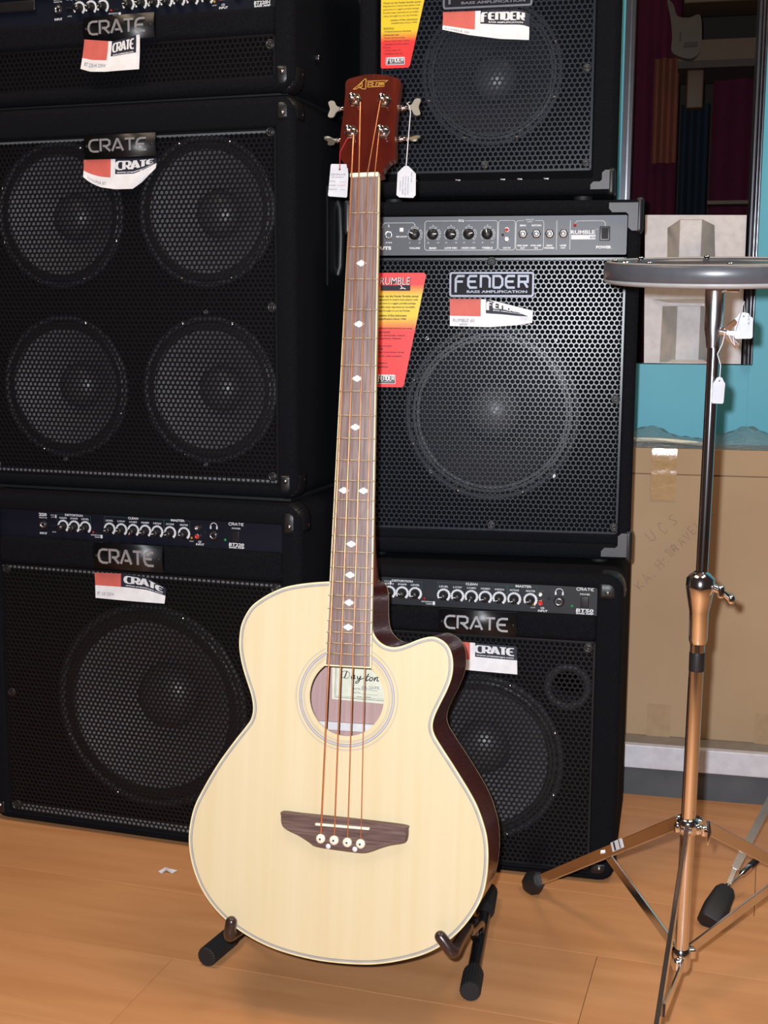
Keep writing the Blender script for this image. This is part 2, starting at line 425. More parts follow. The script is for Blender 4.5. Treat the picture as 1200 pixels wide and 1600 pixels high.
# dim shapes built beyond the glass to imitate the shop reflection in it
def cloth(x0, x1, z0, z1, y, mt, waves, amp):
    n = 24; a = []; b = []
    for i in range(n + 1):
        x = x0 + (x1 - x0) * i / n; yy = y + amp * math.sin(waves * 2 * math.pi * i / n) + amp * .4 * math.sin(waves * 5.3 * i / n)
        a.append((x, yy, z0)); b.append((x, yy, z1))
    mb = MB().use(mt).loft([a, b], False)
    mb.loft([[(p[0], p[1] + .008, p[2]) for p in b], [(p[0], p[1] + .008, p[2]) for p in a]], False)
    return mb
wthing(cloth(-.16, .070, .82, 2.3, .70, 'maroon', 5, .012), 'curtain_reflection', 'dim maroon folds imitating the shop reflection in the window glass, left side', 'curtain_reflection')
wthing(cloth(.077, .140, .82, 1.435, .69, 'dark_blue', 2, .010), 'cloth_reflection', 'dark blue folds imitating the shop reflection in the window glass', 'cloth')
wthing(cloth(.150, .40, .82, 1.515, .76, 'maroon', 3, .008), 'curtain_reflection', 'dark red folds imitating the shop reflection in the window glass, right side', 'curtain_reflection')
wthing(cloth(.012, .068, 1.30, 1.535, .66, 'orange_reflection', 2, .006), 'cloth_reflection', 'dim orange folds imitating the shop reflection in the window glass', 'cloth')
wthing(MB().use('amber_reflection').rbox(.072, .45, .60, .74, 1.640, 1.90, .004), 'box_reflection', 'brown shape imitating the shop reflection at the top of the glass', 'box')
wthing(MB().use('amber_reflection').box(.065, .45, .60, .80, 1.515, 1.560).use('brown_reflection').box(.065, .45, .602, .80, 1.50, 1.515), 'shelf_reflection', 'dim orange-brown board imitating the shop reflection in the window glass', 'shelf')
wthing(MB().use('amber_reflection').rbox(.086, .124, .62, .66, 1.415, 1.500, .004), 'block_reflection', 'small ochre block imitating the shop reflection in the glass', 'block')
wthing(MB().use('amber_reflection').box(.142, .45, .60, .66, 1.198, 1.206), 'strip_reflection', 'thin ochre strip imitating the shop reflection low in the glass', 'strip')
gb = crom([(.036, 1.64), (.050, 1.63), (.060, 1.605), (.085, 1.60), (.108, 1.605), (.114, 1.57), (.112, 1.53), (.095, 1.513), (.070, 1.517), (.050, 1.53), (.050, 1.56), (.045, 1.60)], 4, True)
mb = MB().use('pale_reflection').poly([(p.x, p.y) for p in gb], .56, .59)
mb.use('brown_reflection').box(.076, .106, .555, .56, 1.537, 1.547).box(.066, .070, .556, .56, 1.55, 1.57)
wthing(mb, 'guitar_reflection', 'dim pale shape imitating an electric guitar reflected in the window glass', 'guitar')

# white packing insert behind the glass
mb = MB().use('insert_white'); ya, yb = .2035, .2085
X0, X1, Z0, Z1 = .0110, .2105, .8475, 1.1440
nA = [(.058, 1.045), (.0560, 1.118), (.0800, 1.134), (.124, 1.1335), (.1475, 1.122), (.152, 1.045)]
nB = [(.050, .8495), (.0520, .9625), (.1340, .9630), (.1485, .8485)]
mb.poly([(X0 + .008, Z0), (X1, Z0), (X1 - .002, Z1 - .003), (X0, Z1)], ya, yb, holes=[nA, nB])
def niche(mb, top, d, bot):
    """three tall facets folded back into the opening"""
    (xl, zl), (xa, za), (xb, zb), (xr, zr) = top
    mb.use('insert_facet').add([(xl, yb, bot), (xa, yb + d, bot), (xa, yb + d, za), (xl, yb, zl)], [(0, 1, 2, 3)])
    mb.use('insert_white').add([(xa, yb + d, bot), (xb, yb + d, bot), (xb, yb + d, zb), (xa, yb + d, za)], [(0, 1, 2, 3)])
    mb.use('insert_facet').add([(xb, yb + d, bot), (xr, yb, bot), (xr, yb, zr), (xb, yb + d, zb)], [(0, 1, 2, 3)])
mb.use('insert_facet')
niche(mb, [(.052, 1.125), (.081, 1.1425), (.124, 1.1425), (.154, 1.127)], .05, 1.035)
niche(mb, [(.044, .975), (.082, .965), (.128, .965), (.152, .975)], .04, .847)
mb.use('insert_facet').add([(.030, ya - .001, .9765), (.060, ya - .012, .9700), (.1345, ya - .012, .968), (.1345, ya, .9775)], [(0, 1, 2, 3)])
mb.use('insert_white').add([(.062, ya - .001, .8476), (.150, ya - .001, .8476), (.138, ya + .02, .8550), (.075, ya + .02, .8550)], [(0, 1, 2, 3)])
wthing(mb, 'packing_insert', 'white folded cardboard packing insert with faceted niches standing behind the glass', 'packaging')

# cardboard box on the ledge
bx0, bx1, by0, by1, bz0, bz1 = -.075, .62, .060, .170, .1035, .6870
rc = Vector(((bx0 + bx1) / 2, (by0 + by1) / 2, bz0)); R3 = Matrix.Rotation(rad(WY), 3, 'Z')
box = empty('cardboard_box', Vector(WALL) + R3 @ rc, WY, 'large brown taped cardboard box with pencil writing standing on the ledge', 'box')
sh = lambda x0, x1, y0, y1, z0, z1: (x0 - rc.x, x1 - rc.x, y0 - rc.y, y1 - rc.y, z0 - rc.z, z1 - rc.z)
part(MB().use('cardboard').box(*sh(bx0, bx1, by0 + .0015, by1, bz0, .6355)), 'box_body', box, bevel=.002)
part(MB().use('cardboard').box(*sh(bx0, bx1, by0, by1, .6368, bz1)).use('cardboard_edge').box(*sh(bx0 + .001, bx1 - .001, by0 + .003, by1 - .001, .6350, .6372)), 'lid', box, bevel=.0015)
mb = MB().use('tape'); q = []
for z, o_ in ((.6870, .0004), (.6780, .0012), (.6700, .0020), (.655, .0010), (.6395, .0006), (.6362, .0010), (.632, .0006), (.615, .0005), (.585, .0004)): q.append([(x - rc.x, by0 - rc.y - o_ + random.uniform(-.0002, .0001), z - rc.z) for x in (.0430, .0550, .0670, .0790, .0905)])
mb.loft(q, False); part(mb, 'packing_tape', box)
part(MB().use('tape_dull').box(*sh(.052, .098, by0 + .0006, by0 + .0012, .1035, .170)), 'packing_tape', box); part(MB().use('tape_dull').box(*sh(.262, .300, by0 + .0006, by0 + .0012, .1035, .165)), 'packing_tape', box)
# pencil handwriting (stroke letters)
SF = {'K': [[(0, 0), (0, 1)], [(.7, 1), (0, .45), (.7, 0)]], 'A': [[(0, 0), (.4, 1), (.75, 0)], [(.15, .35), (.65, .35)]], 'H': [[(0, 0), (.05, 1)], [(.6, 0), (.65, 1)], [(0, .5), (.65, .5)]],
      'M': [[(0, 0), (.1, 1), (.45, .3), (.8, 1), (.85, 0)]], '-': [[(.1, .5), (.6, .5)]], 'T': [[(0, 1), (.7, 1)], [(.35, 1), (.35, 0)]], 'R': [[(0, 0), (0, 1), (.55, .9), (.5, .5), (0, .45), (.65, 0)]],
      'V': [[(0, 1), (.35, 0), (.7, 1)]], 'E': [[(.6, 1), (0, 1), (0, 0), (.6, 0)], [(0, .5), (.5, .5)]], 'L': [[(0, 1), (0, 0), (.55, 0)]], ' ': [], '.': [[(.1, 0), (.2, .05)]],
      'U': [[(0, 1), (.05, .1), (.4, 0), (.6, .2), (.65, 1)]], 'C': [[(.7, .85), (.3, 1), (0, .5), (.3, 0), (.7, .1)]], 'S': [[(.65, .85), (.3, 1), (.05, .75), (.55, .35), (.35, 0), (0, .1)]]}
def scrawl(mb, s, x, z, h, rot, w, y, sp=.95):
    c, sn = math.cos(rad(rot)), math.sin(rad(rot)); a = 0
    for ch in s:
        for st in SF[ch]:
            pts = []
            for p in st:
                u, v = (a + p[0] * .8) * h + random.uniform(-.04, .04) * h, (p[1] + random.uniform(-.08, .08)) * h
                pts.append((x + u * c - v * sn, z + u * sn + v * c))
            mb.stroke(pts, w, y)
        a += sp
mb = MB().use('pencil'); yy = by0 + .0012 - rc.y
scrawl(mb, 'KA.H.M', .032 - rc.x, .402 - rc.z, .020, 50, .0007, yy)
scrawl(mb, '-TRAVELER', .075 - rc.x, .458 - rc.z, .017, 48, .0007, yy)
scrawl(mb, 'UCS', .050 - rc.x, .500 - rc.z, .022, 40, .0007, yy, 1.2)
part(mb, 'handwriting', box)

# plastic wrap and the hoop lying in it, on top of the box
mb = MB().use('plastic_film'); rings = []
nx, ny = 70, 9
for j in range(ny):
    t = j / (ny - 1); ring = []
    for i in range(nx):
        x = -.05 + .345 * i / (nx - 1)
        hgt = .012 + .024 * math.exp(-((x - .035) / .045) ** 2) + .026 * math.exp(-((x - .225) / .050) ** 2) + .0022 * math.sin(i * .55 + j * 1.3) + .0015 * math.sin(i * .9 - j * 2)
        y = by0 + .003 + .10 * t; z = bz1 + .0005 + hgt * math.sin(math.pi * min(1, .12 + .88 * t) * .62)
        if j == 0: z = bz1 + .0006
        ring.append((x, y, z))
    rings.append(ring)
mb.loft(rings, False); mb.loft([[(p[0], p[1] + .001, bz1 + .0008) for p in r] for r in reversed(rings)], False)
wthing(mb, 'plastic_bag', 'crumpled clear plastic wrap lying on top of the cardboard box', 'plastic bag')
mb = MB().use('ivory')
pts = [(-.07 + .22 * i / 30, by0 + .055 - .035 * math.sin(math.pi * i / 30), bz1 + .0042 + .010 * math.sin(math.pi * i / 30)) for i in range(31)]
mb.tube(pts, .0044, 8)
mb.use('aluminium_dark')
pts = [(-.07 + .22 * i / 30, by0 + .055 + .038 * math.sin(math.pi * i / 30), bz1 + .0042) for i in range(31)]
mb.tube(pts, .0038, 8)
wthing(mb, 'metal_hoop', 'silver curved hoop wrapped in plastic on top of the cardboard box', 'hoop')

# ------------------------------------------------------------------ amplifier pieces
def ring3(x0, x1, z0, z1, r, y): return [(p[0], y, p[1]) for p in rrect(x0, x1, z0, z1, r, 5)]
def shell(par, X0, X1, Z0, Z1, D, ix0, ix1, iz0, iz1, er, cr, rec=.05):
    """carpeted cabinet: rounded outer edges, opening ix/iz at the front"""
    mb = MB().use('carpet'); R = []
    R.append(ring3(X0 + .012, X1 - .012, Z0 + .012, Z1 - .012, cr * .6, D))
    R.append(ring3(X0 + .003, X1 - .003, Z0 + .003, Z1 - .003, cr, D - .004))
    R.append(ring3(X0, X1, Z0, Z1, cr, D - .014))
    R.append(ring3(X0, X1, Z0, Z1, cr, er))
    for k in range(1, 6):
        a = math.pi / 2 * k / 5; i = er * (1 - math.cos(a)); y = er * (1 - math.sin(a))
        R.append(ring3(X0 + i, X1 - i, Z0 + i, Z1 - i, max(cr - i, .003), y))
    ir = .004; h = .004
    R.append(ring3(ix0 - h, ix1 + h, iz0 - h, iz1 + h, ir + h, 0))
    R.append(ring3(ix0 - h * .3, ix1 + h * .3, iz0 - h * .3, iz1 + h * .3, ir, h * .3))
    R.append(ring3(ix0, ix1, iz0, iz1, ir, h))
    R.append(ring3(ix0, ix1, iz0, iz1, ir, rec + .012))
    mb.loft(R, True, True, False)
    return part(mb, 'cabinet_shell', par)

def hexgrille(par, x0, x1, z0, z1, y, pitch, rh, sides, mt, th=.0012, ch=.00022, rowf=.866):
    rp = pitch * rowf; cs = []; row = 0; z = z0 + .006
    while z < z1 - .004:
        x = x0 + .006 + (pitch / 2 if row % 2 else 0)
        while x < x1 - .004: cs.append((x, z)); x += pitch
        z += rp; row += 1
    C_ = np.array(cs); n = len(C_)
    R = pitch / math.sqrt(3); ang = [rad(30 + 60 * k) for k in range(6)]
    outer = np.array([(R * math.cos(a), R * math.sin(a) * rowf / .866) for a in ang])
    if sides == 12:
        o2 = []
        for k in range(6): o2 += [outer[k], (outer[k] + outer[(k + 1) % 6]) / 2]
        outer = np.array(o2); ha = [rad(30 + 30 * k) for k in range(12)]
    else: ha = ang
    hol = np.array([(math.cos(a), math.sin(a)) for a in ha]); K = sides
    loc = np.zeros((4 * K, 3))
    for k in range(K):
        loc[k] = (outer[k][0], 0, outer[k][1]); loc[K + k] = (hol[k][0] * (rh + ch), 0, hol[k][1] * (rh + ch))
        loc[2 * K + k] = (hol[k][0] * rh, ch, hol[k][1] * rh); loc[3 * K + k] = (hol[k][0] * rh, th, hol[k][1] * rh)
    f = []
    for b in range(3):
        for k in range(K):
            j = (k + 1) % K; f.append((b * K + k, b * K + j, (b + 1) * K + j, (b + 1) * K + k))
    f = np.array(f, dtype=np.int32)
    V = (loc[None] + np.stack([C_[:, 0], np.full(n, y), C_[:, 1]], 1)[:, None]).reshape(-1, 3)
    Fc = (f[None] + (np.arange(n) * 4 * K)[:, None, None]).reshape(-1, 4)
    me = bpy.data.meshes.new('grille'); bw = .0035; e = []
    ev = []
    for (a, b, c, d) in ((x0, x1, z0, z0 + bw), (x0, x1, z1 - bw, z1), (x0, x0 + bw, z0, z1), (x1 - bw, x1, z0, z1)):
        i = len(V) + len(ev); ev += [(a, y - .0002, c), (b, y - .0002, c), (b, y - .0002, d), (a, y - .0002, d)]; e.append((i, i + 1, i + 2, i + 3))
    V = np.concatenate([V, np.array(ev)]); Fc = np.concatenate([Fc, np.array(e, dtype=np.int32)])
    me.vertices.add(len(V)); me.vertices.foreach_set('co', V.astype(np.float32).ravel())
    me.loops.add(Fc.size); me.loops.foreach_set('vertex_index', Fc.ravel())
    me.polygons.add(len(Fc)); me.polygons.foreach_set('loop_start', np.arange(0, Fc.size, 4, dtype=np.int32)); me.polygons.foreach_set('loop_total', np.full(len(Fc), 4, dtype=np.int32))
    me.polygons.foreach_set('use_smooth', np.zeros(len(Fc), dtype=bool)); me.update(calc_edges=True); me.materials.append(MATS[mt])
    o = bpy.data.objects.new('grille', me); COL.objects.link(o); o.parent = par
    return o

def baffle(par, x0, x1, z0, z1, y, holes):
    mb = MB().use('baffle'); loops = [circ(cx, cz, r, 36) for cx, cz, r in holes]
    mb.poly([(x0, z0), (x1, z0), (x1, z1), (x0, z1)], y, y + .012, holes=loops)
    return part(mb, 'baffle', par)

def speaker(par, cx, cz, r, y, depth, cone='cone', screws=8):
    sp = MB().use('cone_dark')
    sp.lathe([(r, 0), (r, -.004), (r * .94, -.005), (r * .925, .001)], cx, y, cz, 48)
    root = part(sp, 'speaker', par)
    part(MB().use('surround').lathe([(r * .925, 0), (r * .90, -.004), (r * .87, .001), (r * .84, -.004), (r * .81, .003)], cx, y, cz, 48), 'surround', root)
    part(MB().use(cone).lathe([(r * .815, .002), (r * .6, depth * .42), (r * .40, depth * .75), (r * .25, depth)], cx, y, cz, 48), 'speaker_cone', root)
    part(MB().use('cap').lathe([(r * .33, depth * .86), (r * .30, depth * .66), (r * .21, depth * .50), (r * .10, depth * .42), (.0004, depth * .40)], cx, y, cz, 32), 'dust_cap', root)
    for k in range(screws):
        a = 2 * math.pi * (k + .5) / screws
        part(MB().use('silver').lathe([(.0042, 0), (.0036, -.0025), (.0005, -.0032)], cx + r * .965 * math.cos(a), y - .004, cz + r * .965 * math.sin(a), 8), 'screw', root)
    return root

def round_guard(par, x, z, sx, sz, Lx, Ly, Lz, er, screws=True):
    """moulded cap over a front corner. x,z = outer corner, sx,sz point outwards"""
    e = .0016; n = 9; mb = MB().use('corner_plastic'); r = er + .010; co = []
    def grid(fn):
        pts = [[fn(i / (n - 1), j / (n - 1)) for j in range(n)] for i in range(n)]
        mb.loft(pts, False)
    def mp(a, b, c):      # a,b,c distances inward from outer faces (x, y, z)
        p = Vector((a, b, c)); q = Vector((max(a, r), max(b, r), max(c, r))); d = p - q
        if d.length > 1e-9: p = q + d.normalized() * r
        return (x + sx * (e - p.x), p.y - e, z + sz * (e - p.z))
    grid(lambda s, t: mp(0, Ly * s, Lz * t)); grid(lambda s, t: mp(Lx * s, 0, Lz * t)); grid(lambda s, t: mp(Lx * s, Ly * t, 0))
    g = part(mb, 'corner_guard', par); so = g.modifiers.new('solid', 'SOLIDIFY'); so.thickness = .0012; so.offset = 0
    if screws:
        part(MB().use('plastic_black').lathe([(.0048, .0), (.0048, -.001), (.003, -.0003)], x - sx * (Lx * .62), -e, z - sz * (Lz * .74), 10).use('silver').lathe([(.003, -.0003), (.0018, -.0018), (.0003, -.0022)], x - sx * (Lx * .62), -e, z - sz * (Lz * .74), 10), 'screw', g)
        part(MB().use('silver').lathe([(.0032, 0), (.002, sx * .0014), (.0003, sx * .002)], x + sx * e, Ly * .78, z - sz * (Lz * .74), 8, axis='x'), 'screw', g)
    return g

def l_guard(par, x, z, sx, sz, hx, hz, w, er):
    """black plastic corner with a flat grey L on the front"""
    t = .003; mb = MB().use('corner_grey'); o = .006
    def P(a, b): return (x - sx * a, z - sz * b)
    L = [P(o, o), P(hx, o)]
    L += [P(hx - w * .0, o + w * .6), P(hx - w * .35, o + w), P(w * 1.25 + o, o + w), P(w + o, o + w * 1.25), P(w + o, hz - w * .35), P(w * .6 + o, hz), P(o, hz)]
    mb.poly(L, -t, 0, smooth_side=False)
    g = part(mb, 'corner_guard', par, bevel=.0012)
    mb = MB().use('plastic_black'); xs = sorted((x + sx * .0035, x - sx * .010)); zs = sorted((z + sz * .0035, z - sz * .010))
    zz = sorted((z + sz * .0035, z - sz * (hz + .004))); xx = sorted((x + sx * .0035, x - sx * (hx + .002)))
    mb.rbox(xs[0], xs[1], -.0022, .045, zz[0], zz[1], .0065)
    part(mb, 'guard_side', g)
    return g

def screws(par, pts, y, mt='plastic_black', r=.0055):
    for x, z in pts:
        s = part(MB().use(mt).lathe([(r * 1.5, .001), (r * 1.45, -.0008), (r * 1.05, -.001), (r, .0002), (r * .8, -.001), (r * .4, -.0012), (.0003, -.0002)], x, y, z, 14), 'screw', par)
def feet(par, X0, X1, D, h, r=.014):
    for x in (X0 + .05, X1 - .05):
        for y in (.05, D - .05): part(MB().use('rubber').lathe([(r, -h), (r * 1.1, -.001), (r * 1.1, .001)], x, y, 0, 14, axis='z', cap0=True), 'foot', par)

CR = {'C': [[(1, 1), (.42, 1), (.15, .9), (0, .62), (0, .38), (.15, .1), (.42, 0), (1, 0)]],
      'R': [[(0, 0), (0, 1), (.72, 1), (.95, .88), (.95, .58), (.72, .45), (.25, .45)], [(.45, .45), (1, 0)]],
      'A': [[(0, 0), (.46, 1), (.54, 1), (1, 0)], [(.38, .26), (.78, .26)]], 'T': [[(0, 1), (1, 1)], [(.5, 1), (.5, 0)]],
      'E': [[(1, 1), (.42, 1), (.15, .9), (0, .62), (0, .38), (.15, .1), (.42, 0), (1, 0)], [(.05, .5), (.8, .5)]]}
def logo_c(mb, cx, cz, w, h, sw, y, t=0., each=None):
    W_ = [1.0, 1.0, 1.15, 1.0, 1.0]; gap = .22; tot = sum(W_) + gap * 4; x = cx - w / 2; k = w / tot
    for ch, cw in zip('CRATE', W_):
        if each: mb = MB().use(each[1])
        for i_, st in enumerate(CR[ch]): mb.stroke([(x + p[0] * cw * k, cz - h / 2 + p[1] * h) for p in st], sw, y, t + .00002 * i_)
        if each: part(mb, 'letter', each[0])
        x += (cw + gap) * k
FE = {'F': [[(0, -.42), (0, .75), (.22, 1), (1, 1)], [(0, .52), (.8, .52)]], 'E': [[(1, 0), (.2, 0), (0, .2), (0, .8), (.2, 1), (1, 1)], [(0, .52), (.85, .52)]],
      'n': [[(0, 0), (0, 1), (.75, 1), (1, .78), (1, 0)]], 'D': [[(0, 0), (0, 1), (.72, 1), (1, .75), (1, .25), (.72, 0), (0, 0)]], 'R': [[(0, 0), (0, 1), (1, 1), (1, .5), (.1, .5)], [(.6, .5), (1, 0)]]}
def logo_f(mb, cx, cz, w, h, sw, y, t=0., each=None):
    gap = .42; tot = 6 + gap * 5; x = cx - w / 2; k = w / tot
    for ch in 'FEnDER':
        if each: mb = MB().use(each[1])
        for i_, st in enumerate(FE[ch]): mb.stroke([(x + p[0] * k, cz - h * .32 + p[1] * h * .8) for p in st], sw, y, t + .00002 * i_)
        if each: part(mb, 'letter', each[0])
        x += (1 + gap) * k
    if each: mb = MB().use(each[1])
    mb.text('BASS AMPLIFICATION', cx + w * .075, cz - h * .60, h * .18, y - t, w=w * .84, bold=.03)
    if each: part(mb, 'small_lettering', each[0])

def lit_strip(par, x0, x1, zs, y):  # pale strips imitate the lit frame behind the outermost hole rows
    for a, b in zs: part(MB().use('lit_strip').box(x0, x1, y + .0022, y + .0034, a, b), 'grille_lit_strip', par)
def badge_c(par, x0, x1, z0, z1, y):
    """slightly bowed black plate with raised silver letters"""
    mb = MB().use('badge_black'); rings = []
    n = 8
    for i in range(n + 1):
        t = i / n; z = z0 + (z1 - z0) * t; yy = y - .004 - .005 * math.sin(math.pi * t)
        rings.append([(x0, yy, z), (x1, yy, z), (x1, y, z), (x0, y, z)])
    mb.loft(rings, True, True, True, False)
    for p in mb.sm[:0]: pass
    b = part(mb, 'badge', par)
    b.data.polygons.foreach_set('use_smooth', [True] * len(b.data.polygons))
    mb = MB().use('badge_letter'); w = (x1 - x0) * .80; h = (z1 - z0) * .50
    logo_c(mb, (x0 + x1) / 2 + (x1 - x0) * -.01, (z0 + z1) / 2 + h * .02, w, h, h * .17, y - .0088, .0018, each=(b, 'badge_letter'))
    for x in (x0 + .006, x1 - .006): part(MB().use('plastic_black').lathe([(.0025, 0), (.0025, -.0015), (.0003, -.002)], x, y - .008, (z0 + z1) / 2, 10), 'screw', b)
    return b

def knob(par, x, z, y, r, h, ang, pm='white_ink', domed=False, root_mat='plastic_black'):
    mb = MB().use(root_mat)
    if domed: mb.lathe([(r, 0), (r, -h * .55), (r * .92, -h * .85), (r * .6, -h), (.0003, -h * 1.04)], x, y, z, 20)
    else: mb.lathe([(r * 1.12, 0), (r * 1.1, -h * .3), (r * .92, -h * .35), (r * .86, -h * .93), (r * .78, -h), (.0003, -h)], x, y, z, 20)
    a = rad(ang); c, s = math.cos(a), math.sin(a); mb.use(pm)
    p0, p1 = r * .15, r * .80
    mb.stroke([(x + c * p0, z + s * p0), (x + c * p1, z + s * p1)], r * .17, y - h * 1.03)
    return part(mb, 'knob', par)

def crate_panel(par, x0, x1, z0, z1, y, du, dv, du2, model, watts, pm, left=True, in_u=-.1195):
    pn = part(MB().use(pm).box(x0, x1, y, y + .004, z0, z1), 'control_panel', par)
    mb = MB().use('white_ink'); ys = y - .0005
    D = [-.0785, -.0560, -.0335, .0152, .0386, .0620, .0855, .1088, .1335, .1603]
    A = [35, 150, 200, 185, 170, 250, 185, 200, 200, 180]
    vc = .5662 + dv; names = ['GAIN', 'SHAPE', 'LEVEL', 'LEVEL', 'LOW', 'LO:MID', 'HI:MID', 'HIGH', 'OCTAVE', 'MASTER']
    for i, u in enumerate(D):
        u += du; r0 = .0102
        for k in range(13):
            a = rad(205 - 250 * k / 12); w = .0019 + .0006 * (k / 12); c, s = math.cos(a), math.sin(a)
            mb.stroke([(u + c * (r0 - w), vc + s * (r0 - w)), (u + c * (r0 + w * .6), vc + s * (r0 + w * .6))], .0034, ys)
        mb.text(names[i], u, vc + .0148, .0032, ys, w=.0155, bold=.02, shear=.1)
        knob(pn, u, vc - .001, y, .0062, .013, A[i])
    mb.text('DISTORTION', -.056 + du, .5867 + dv, .0040, ys, w=.036, bold=.03); mb.text('CLEAN', .062 + du, .5875 + dv, .0042, ys, w=.020, bold=.03)
    mb.text('MASTER', .1488 + du, .5882 + dv, .0042, ys, w=.0265, bold=.03)
    mb.text('DISTORTION', -.0135 + du, .5535 + dv, .0022, ys, w=.018, bold=.02); mb.text('CLEAN', -.0100 + du, .5500 + dv, .0022, ys, w=.010, bold=.02)
    mb.box(-.0035 + du, .0005 + du, ys - .0002, ys + .0002, .5485 + dv, .5545 + dv)
    mb.text('CD', .1900 + du2, .5535 + dv, .0034, ys, bold=.03); mb.text('INPUT', .1905 + du2, .5488 + dv, .0036, ys, w=.016, bold=.03, shear=.15)
    mb.text('LIMIT', .1745 + du2, .5535 + dv, .0018, ys, w=.008)
    # headphones symbol
    dv2 = dv + (.0020 if dv < -.05 and dv > -.2 else .0010)
    hx, hz = .2169 + du2, .5815 + dv
    mb.stroke([(hx + .0062 * math.cos(rad(a)), hz + .0062 * math.sin(rad(a))) for a in range(-10, 191, 20)], .0011, ys)
    mb.box(hx - .0072, hx - .0045, ys - .0002, ys + .0002, hz - .0045, hz + .0005).box(hx + .0045, hx + .0072, ys - .0002, ys + .0002, hz - .0045, hz + .0005)
    logo_c(mb, .2588 + du2, .5866 + dv2, .0275, .0042, .0010, ys)
    mb.text('POWER', .2588 + du2, .5803 + dv, .0028, ys, w=.016, bold=.02)
    mb.text(model, .2588 + du2, .5512 + dv2, .0060, ys, w=.0285, bold=.03, shear=.1); mb.text('BASS AMP', .2595 + du2, .5462 + dv2, .0030, ys, w=.0285, bold=.04)
    if left:
        iu = in_u + du
        mb.text(watts, iu, .5850 + dv, .0058, ys, w=.0165, bold=.05); mb.text('WATTS', iu, .5792 + dv, .0025, ys, w=.0165, bold=.02)
        mb.text('INPUT', iu, .5510 + dv, .0038, ys, w=.015, bold=.03)
        mb.text('HIGH', iu + .020, .5850 + dv, .0022, ys, w=.008); mb.text('LOW', iu + .021, .5815 + dv, .0022, ys, w=.008); mb.box(iu + .0255, iu + .028, ys - .0002, ys, .5800 + dv, .5860 + dv)
        mb.text('AUTO', iu + .022, .5545 + dv, .0022, ys, w=.008)
        part(MB().use('plastic_black').lathe([(.0085, 0), (.0080, -.003), (.0052, -.003), (.0048, .004)], iu, y, .5666 + dv, 18).use('silver').lathe([(.0052, -.0032), (.0040, -.0040), (.0036, .002)], iu, y, .5666 + dv, 18), 'jack', pn)
        part(MB().use('plastic_black').box(iu + .016, iu + .0265, y - .003, y, .5655 + dv, .5690 + dv), 'button', pn, bevel=.0005)
    part(mb, 'lettering', pn)
    g = MB().use('green_ink')
    for a, b, zt in ((-.0905, -.0225, .5868), (.0050, .1215, .5878), (.1225, .1715, .5882)):
        g.stroke([(a + du, .573 + dv), (a + du, zt + dv), (b + du, zt + dv), (b + du, .573 + dv)], .0006, y - .0003)
    part(g, 'lining', pn)
    for (u, v, r, mt) in ((-.0178 + du, .5584 + dv, .0020, 'led_red'), (.2379 + du2, .5594 + dv, .0024, 'led_green'), (.1745 + du2, .5592 + dv, .0022, 'amber')):
        part(MB().use(mt).lathe([(r, 0), (r * .9, -.0016), (.0003, -.0022)], u, y, v, 10), 'indicator_light', pn)
    part(MB().use('plastic_black').box(-.0125 + du, -.0035 + du, y - .0025, y, .5560 + dv, .5600 + dv), 'button', pn, bevel=.0005)
    for v, mt in ((.5779, 'silver'), (.5631, 'rca_red')):
        part(MB().use('silver').lathe([(.0044, 0), (.0042, -.006), (.0030, -.006), (.0028, 0)], .1872 + du2, y, v + dv, 16).use(mt).lathe([(.0040, -.0061), (.0022, -.0062), (.0018, -.002), (.0003, -.002)], .1872 + du2, y, v + dv, 16), 'phono_socket', pn)
    part(MB().use('plastic_black').lathe([(.0022, 0), (.0018, -.002), (.0003, -.002)], .2000 + du2, y, .5705 + dv, 10), 'screw', pn)
    part(MB().use('plastic_black').lathe([(.0088, 0), (.0084, -.004), (.0056, -.0045), (.0044, .003)], .2169 + du2, y, .5662 + dv, 18).use('silver').lathe([(.0056, -.0048), (.0048, -.0052), (.0042, -.003)], .2169 + du2, y, .5662 + dv, 18), 'jack', pn)
    sw = part(MB().use('plastic_black').rbox(.2520 + du2, .2650 + du2, y - .003, y + .001, .5575 + dv, .5765 + dv, .0012), 'power_switch', pn)
    part(MB().use('switch_red').add([(.2545 + du2, y - .0032, .5600 + dv), (.2625 + du2, y - .0032, .5600 + dv), (.2625 + du2, y - .0070, .5660 + dv), (.2545 + du2, y - .0070, .5660 + dv), (.2625 + du2, y - .0034, .5740 + dv), (.2545 + du2, y - .0034, .5740 + dv)],
        [(0, 1, 2, 3), (3, 2, 4, 5)]).use('white_ink').box(.2577 + du2, .2590 + du2, y - .0062, y - .0050, .5668 + dv, .5695 + dv), 'rocker', sw) if False else None
    return pn

# ------------------------------------------------------------------ left stack
LY = -17.9
def card(name_par, yaw, lx, lz, pts_fn, label, red, navy, lines, f_logo=False, mats=None, origin=None):
    pass

# large combo on the floor
A1 = empty('bass_amplifier', (-.501, 2.173, 0), LY, 'black carpeted bass combo amplifier with navy control strip standing on the floor at left', 'amplifier')
shell(A1, -.244, .380, .004, .6245, .38, -.2085, .346, .0205, .5925, .013, .026)
baffle(A1, -.209, .3465, .018, .50, .040, [(.072, .24, .178)])
speaker(A1, .072, .24, .190, .040, .085)
hexgrille(A1, -.2075, .345, .0210, .4925, .006, .0090, .0035, 6, 'grille_crate')
lit_strip(A1, -.206, .3435, ((.4845, .4890), (.0240, .0350)), .006)
part(MB().use('carpet').rbox(-.210, .348, .0015, .05, .4925, .5438, .010), 'front_rail', A1)
crate_panel(A1, -.2085, .346, .5430, .5925, .012, 0, 0, 0, 'BT220', '220', 'panel_navy')
badge_c(A1, -.0080, .1260, .4975, .5440, .001)
screws(A1, [(-.196, .482), (.332, .482), (-.194, .034), (.332, .034), (-.196, .25), (.332, .25)], .0055)
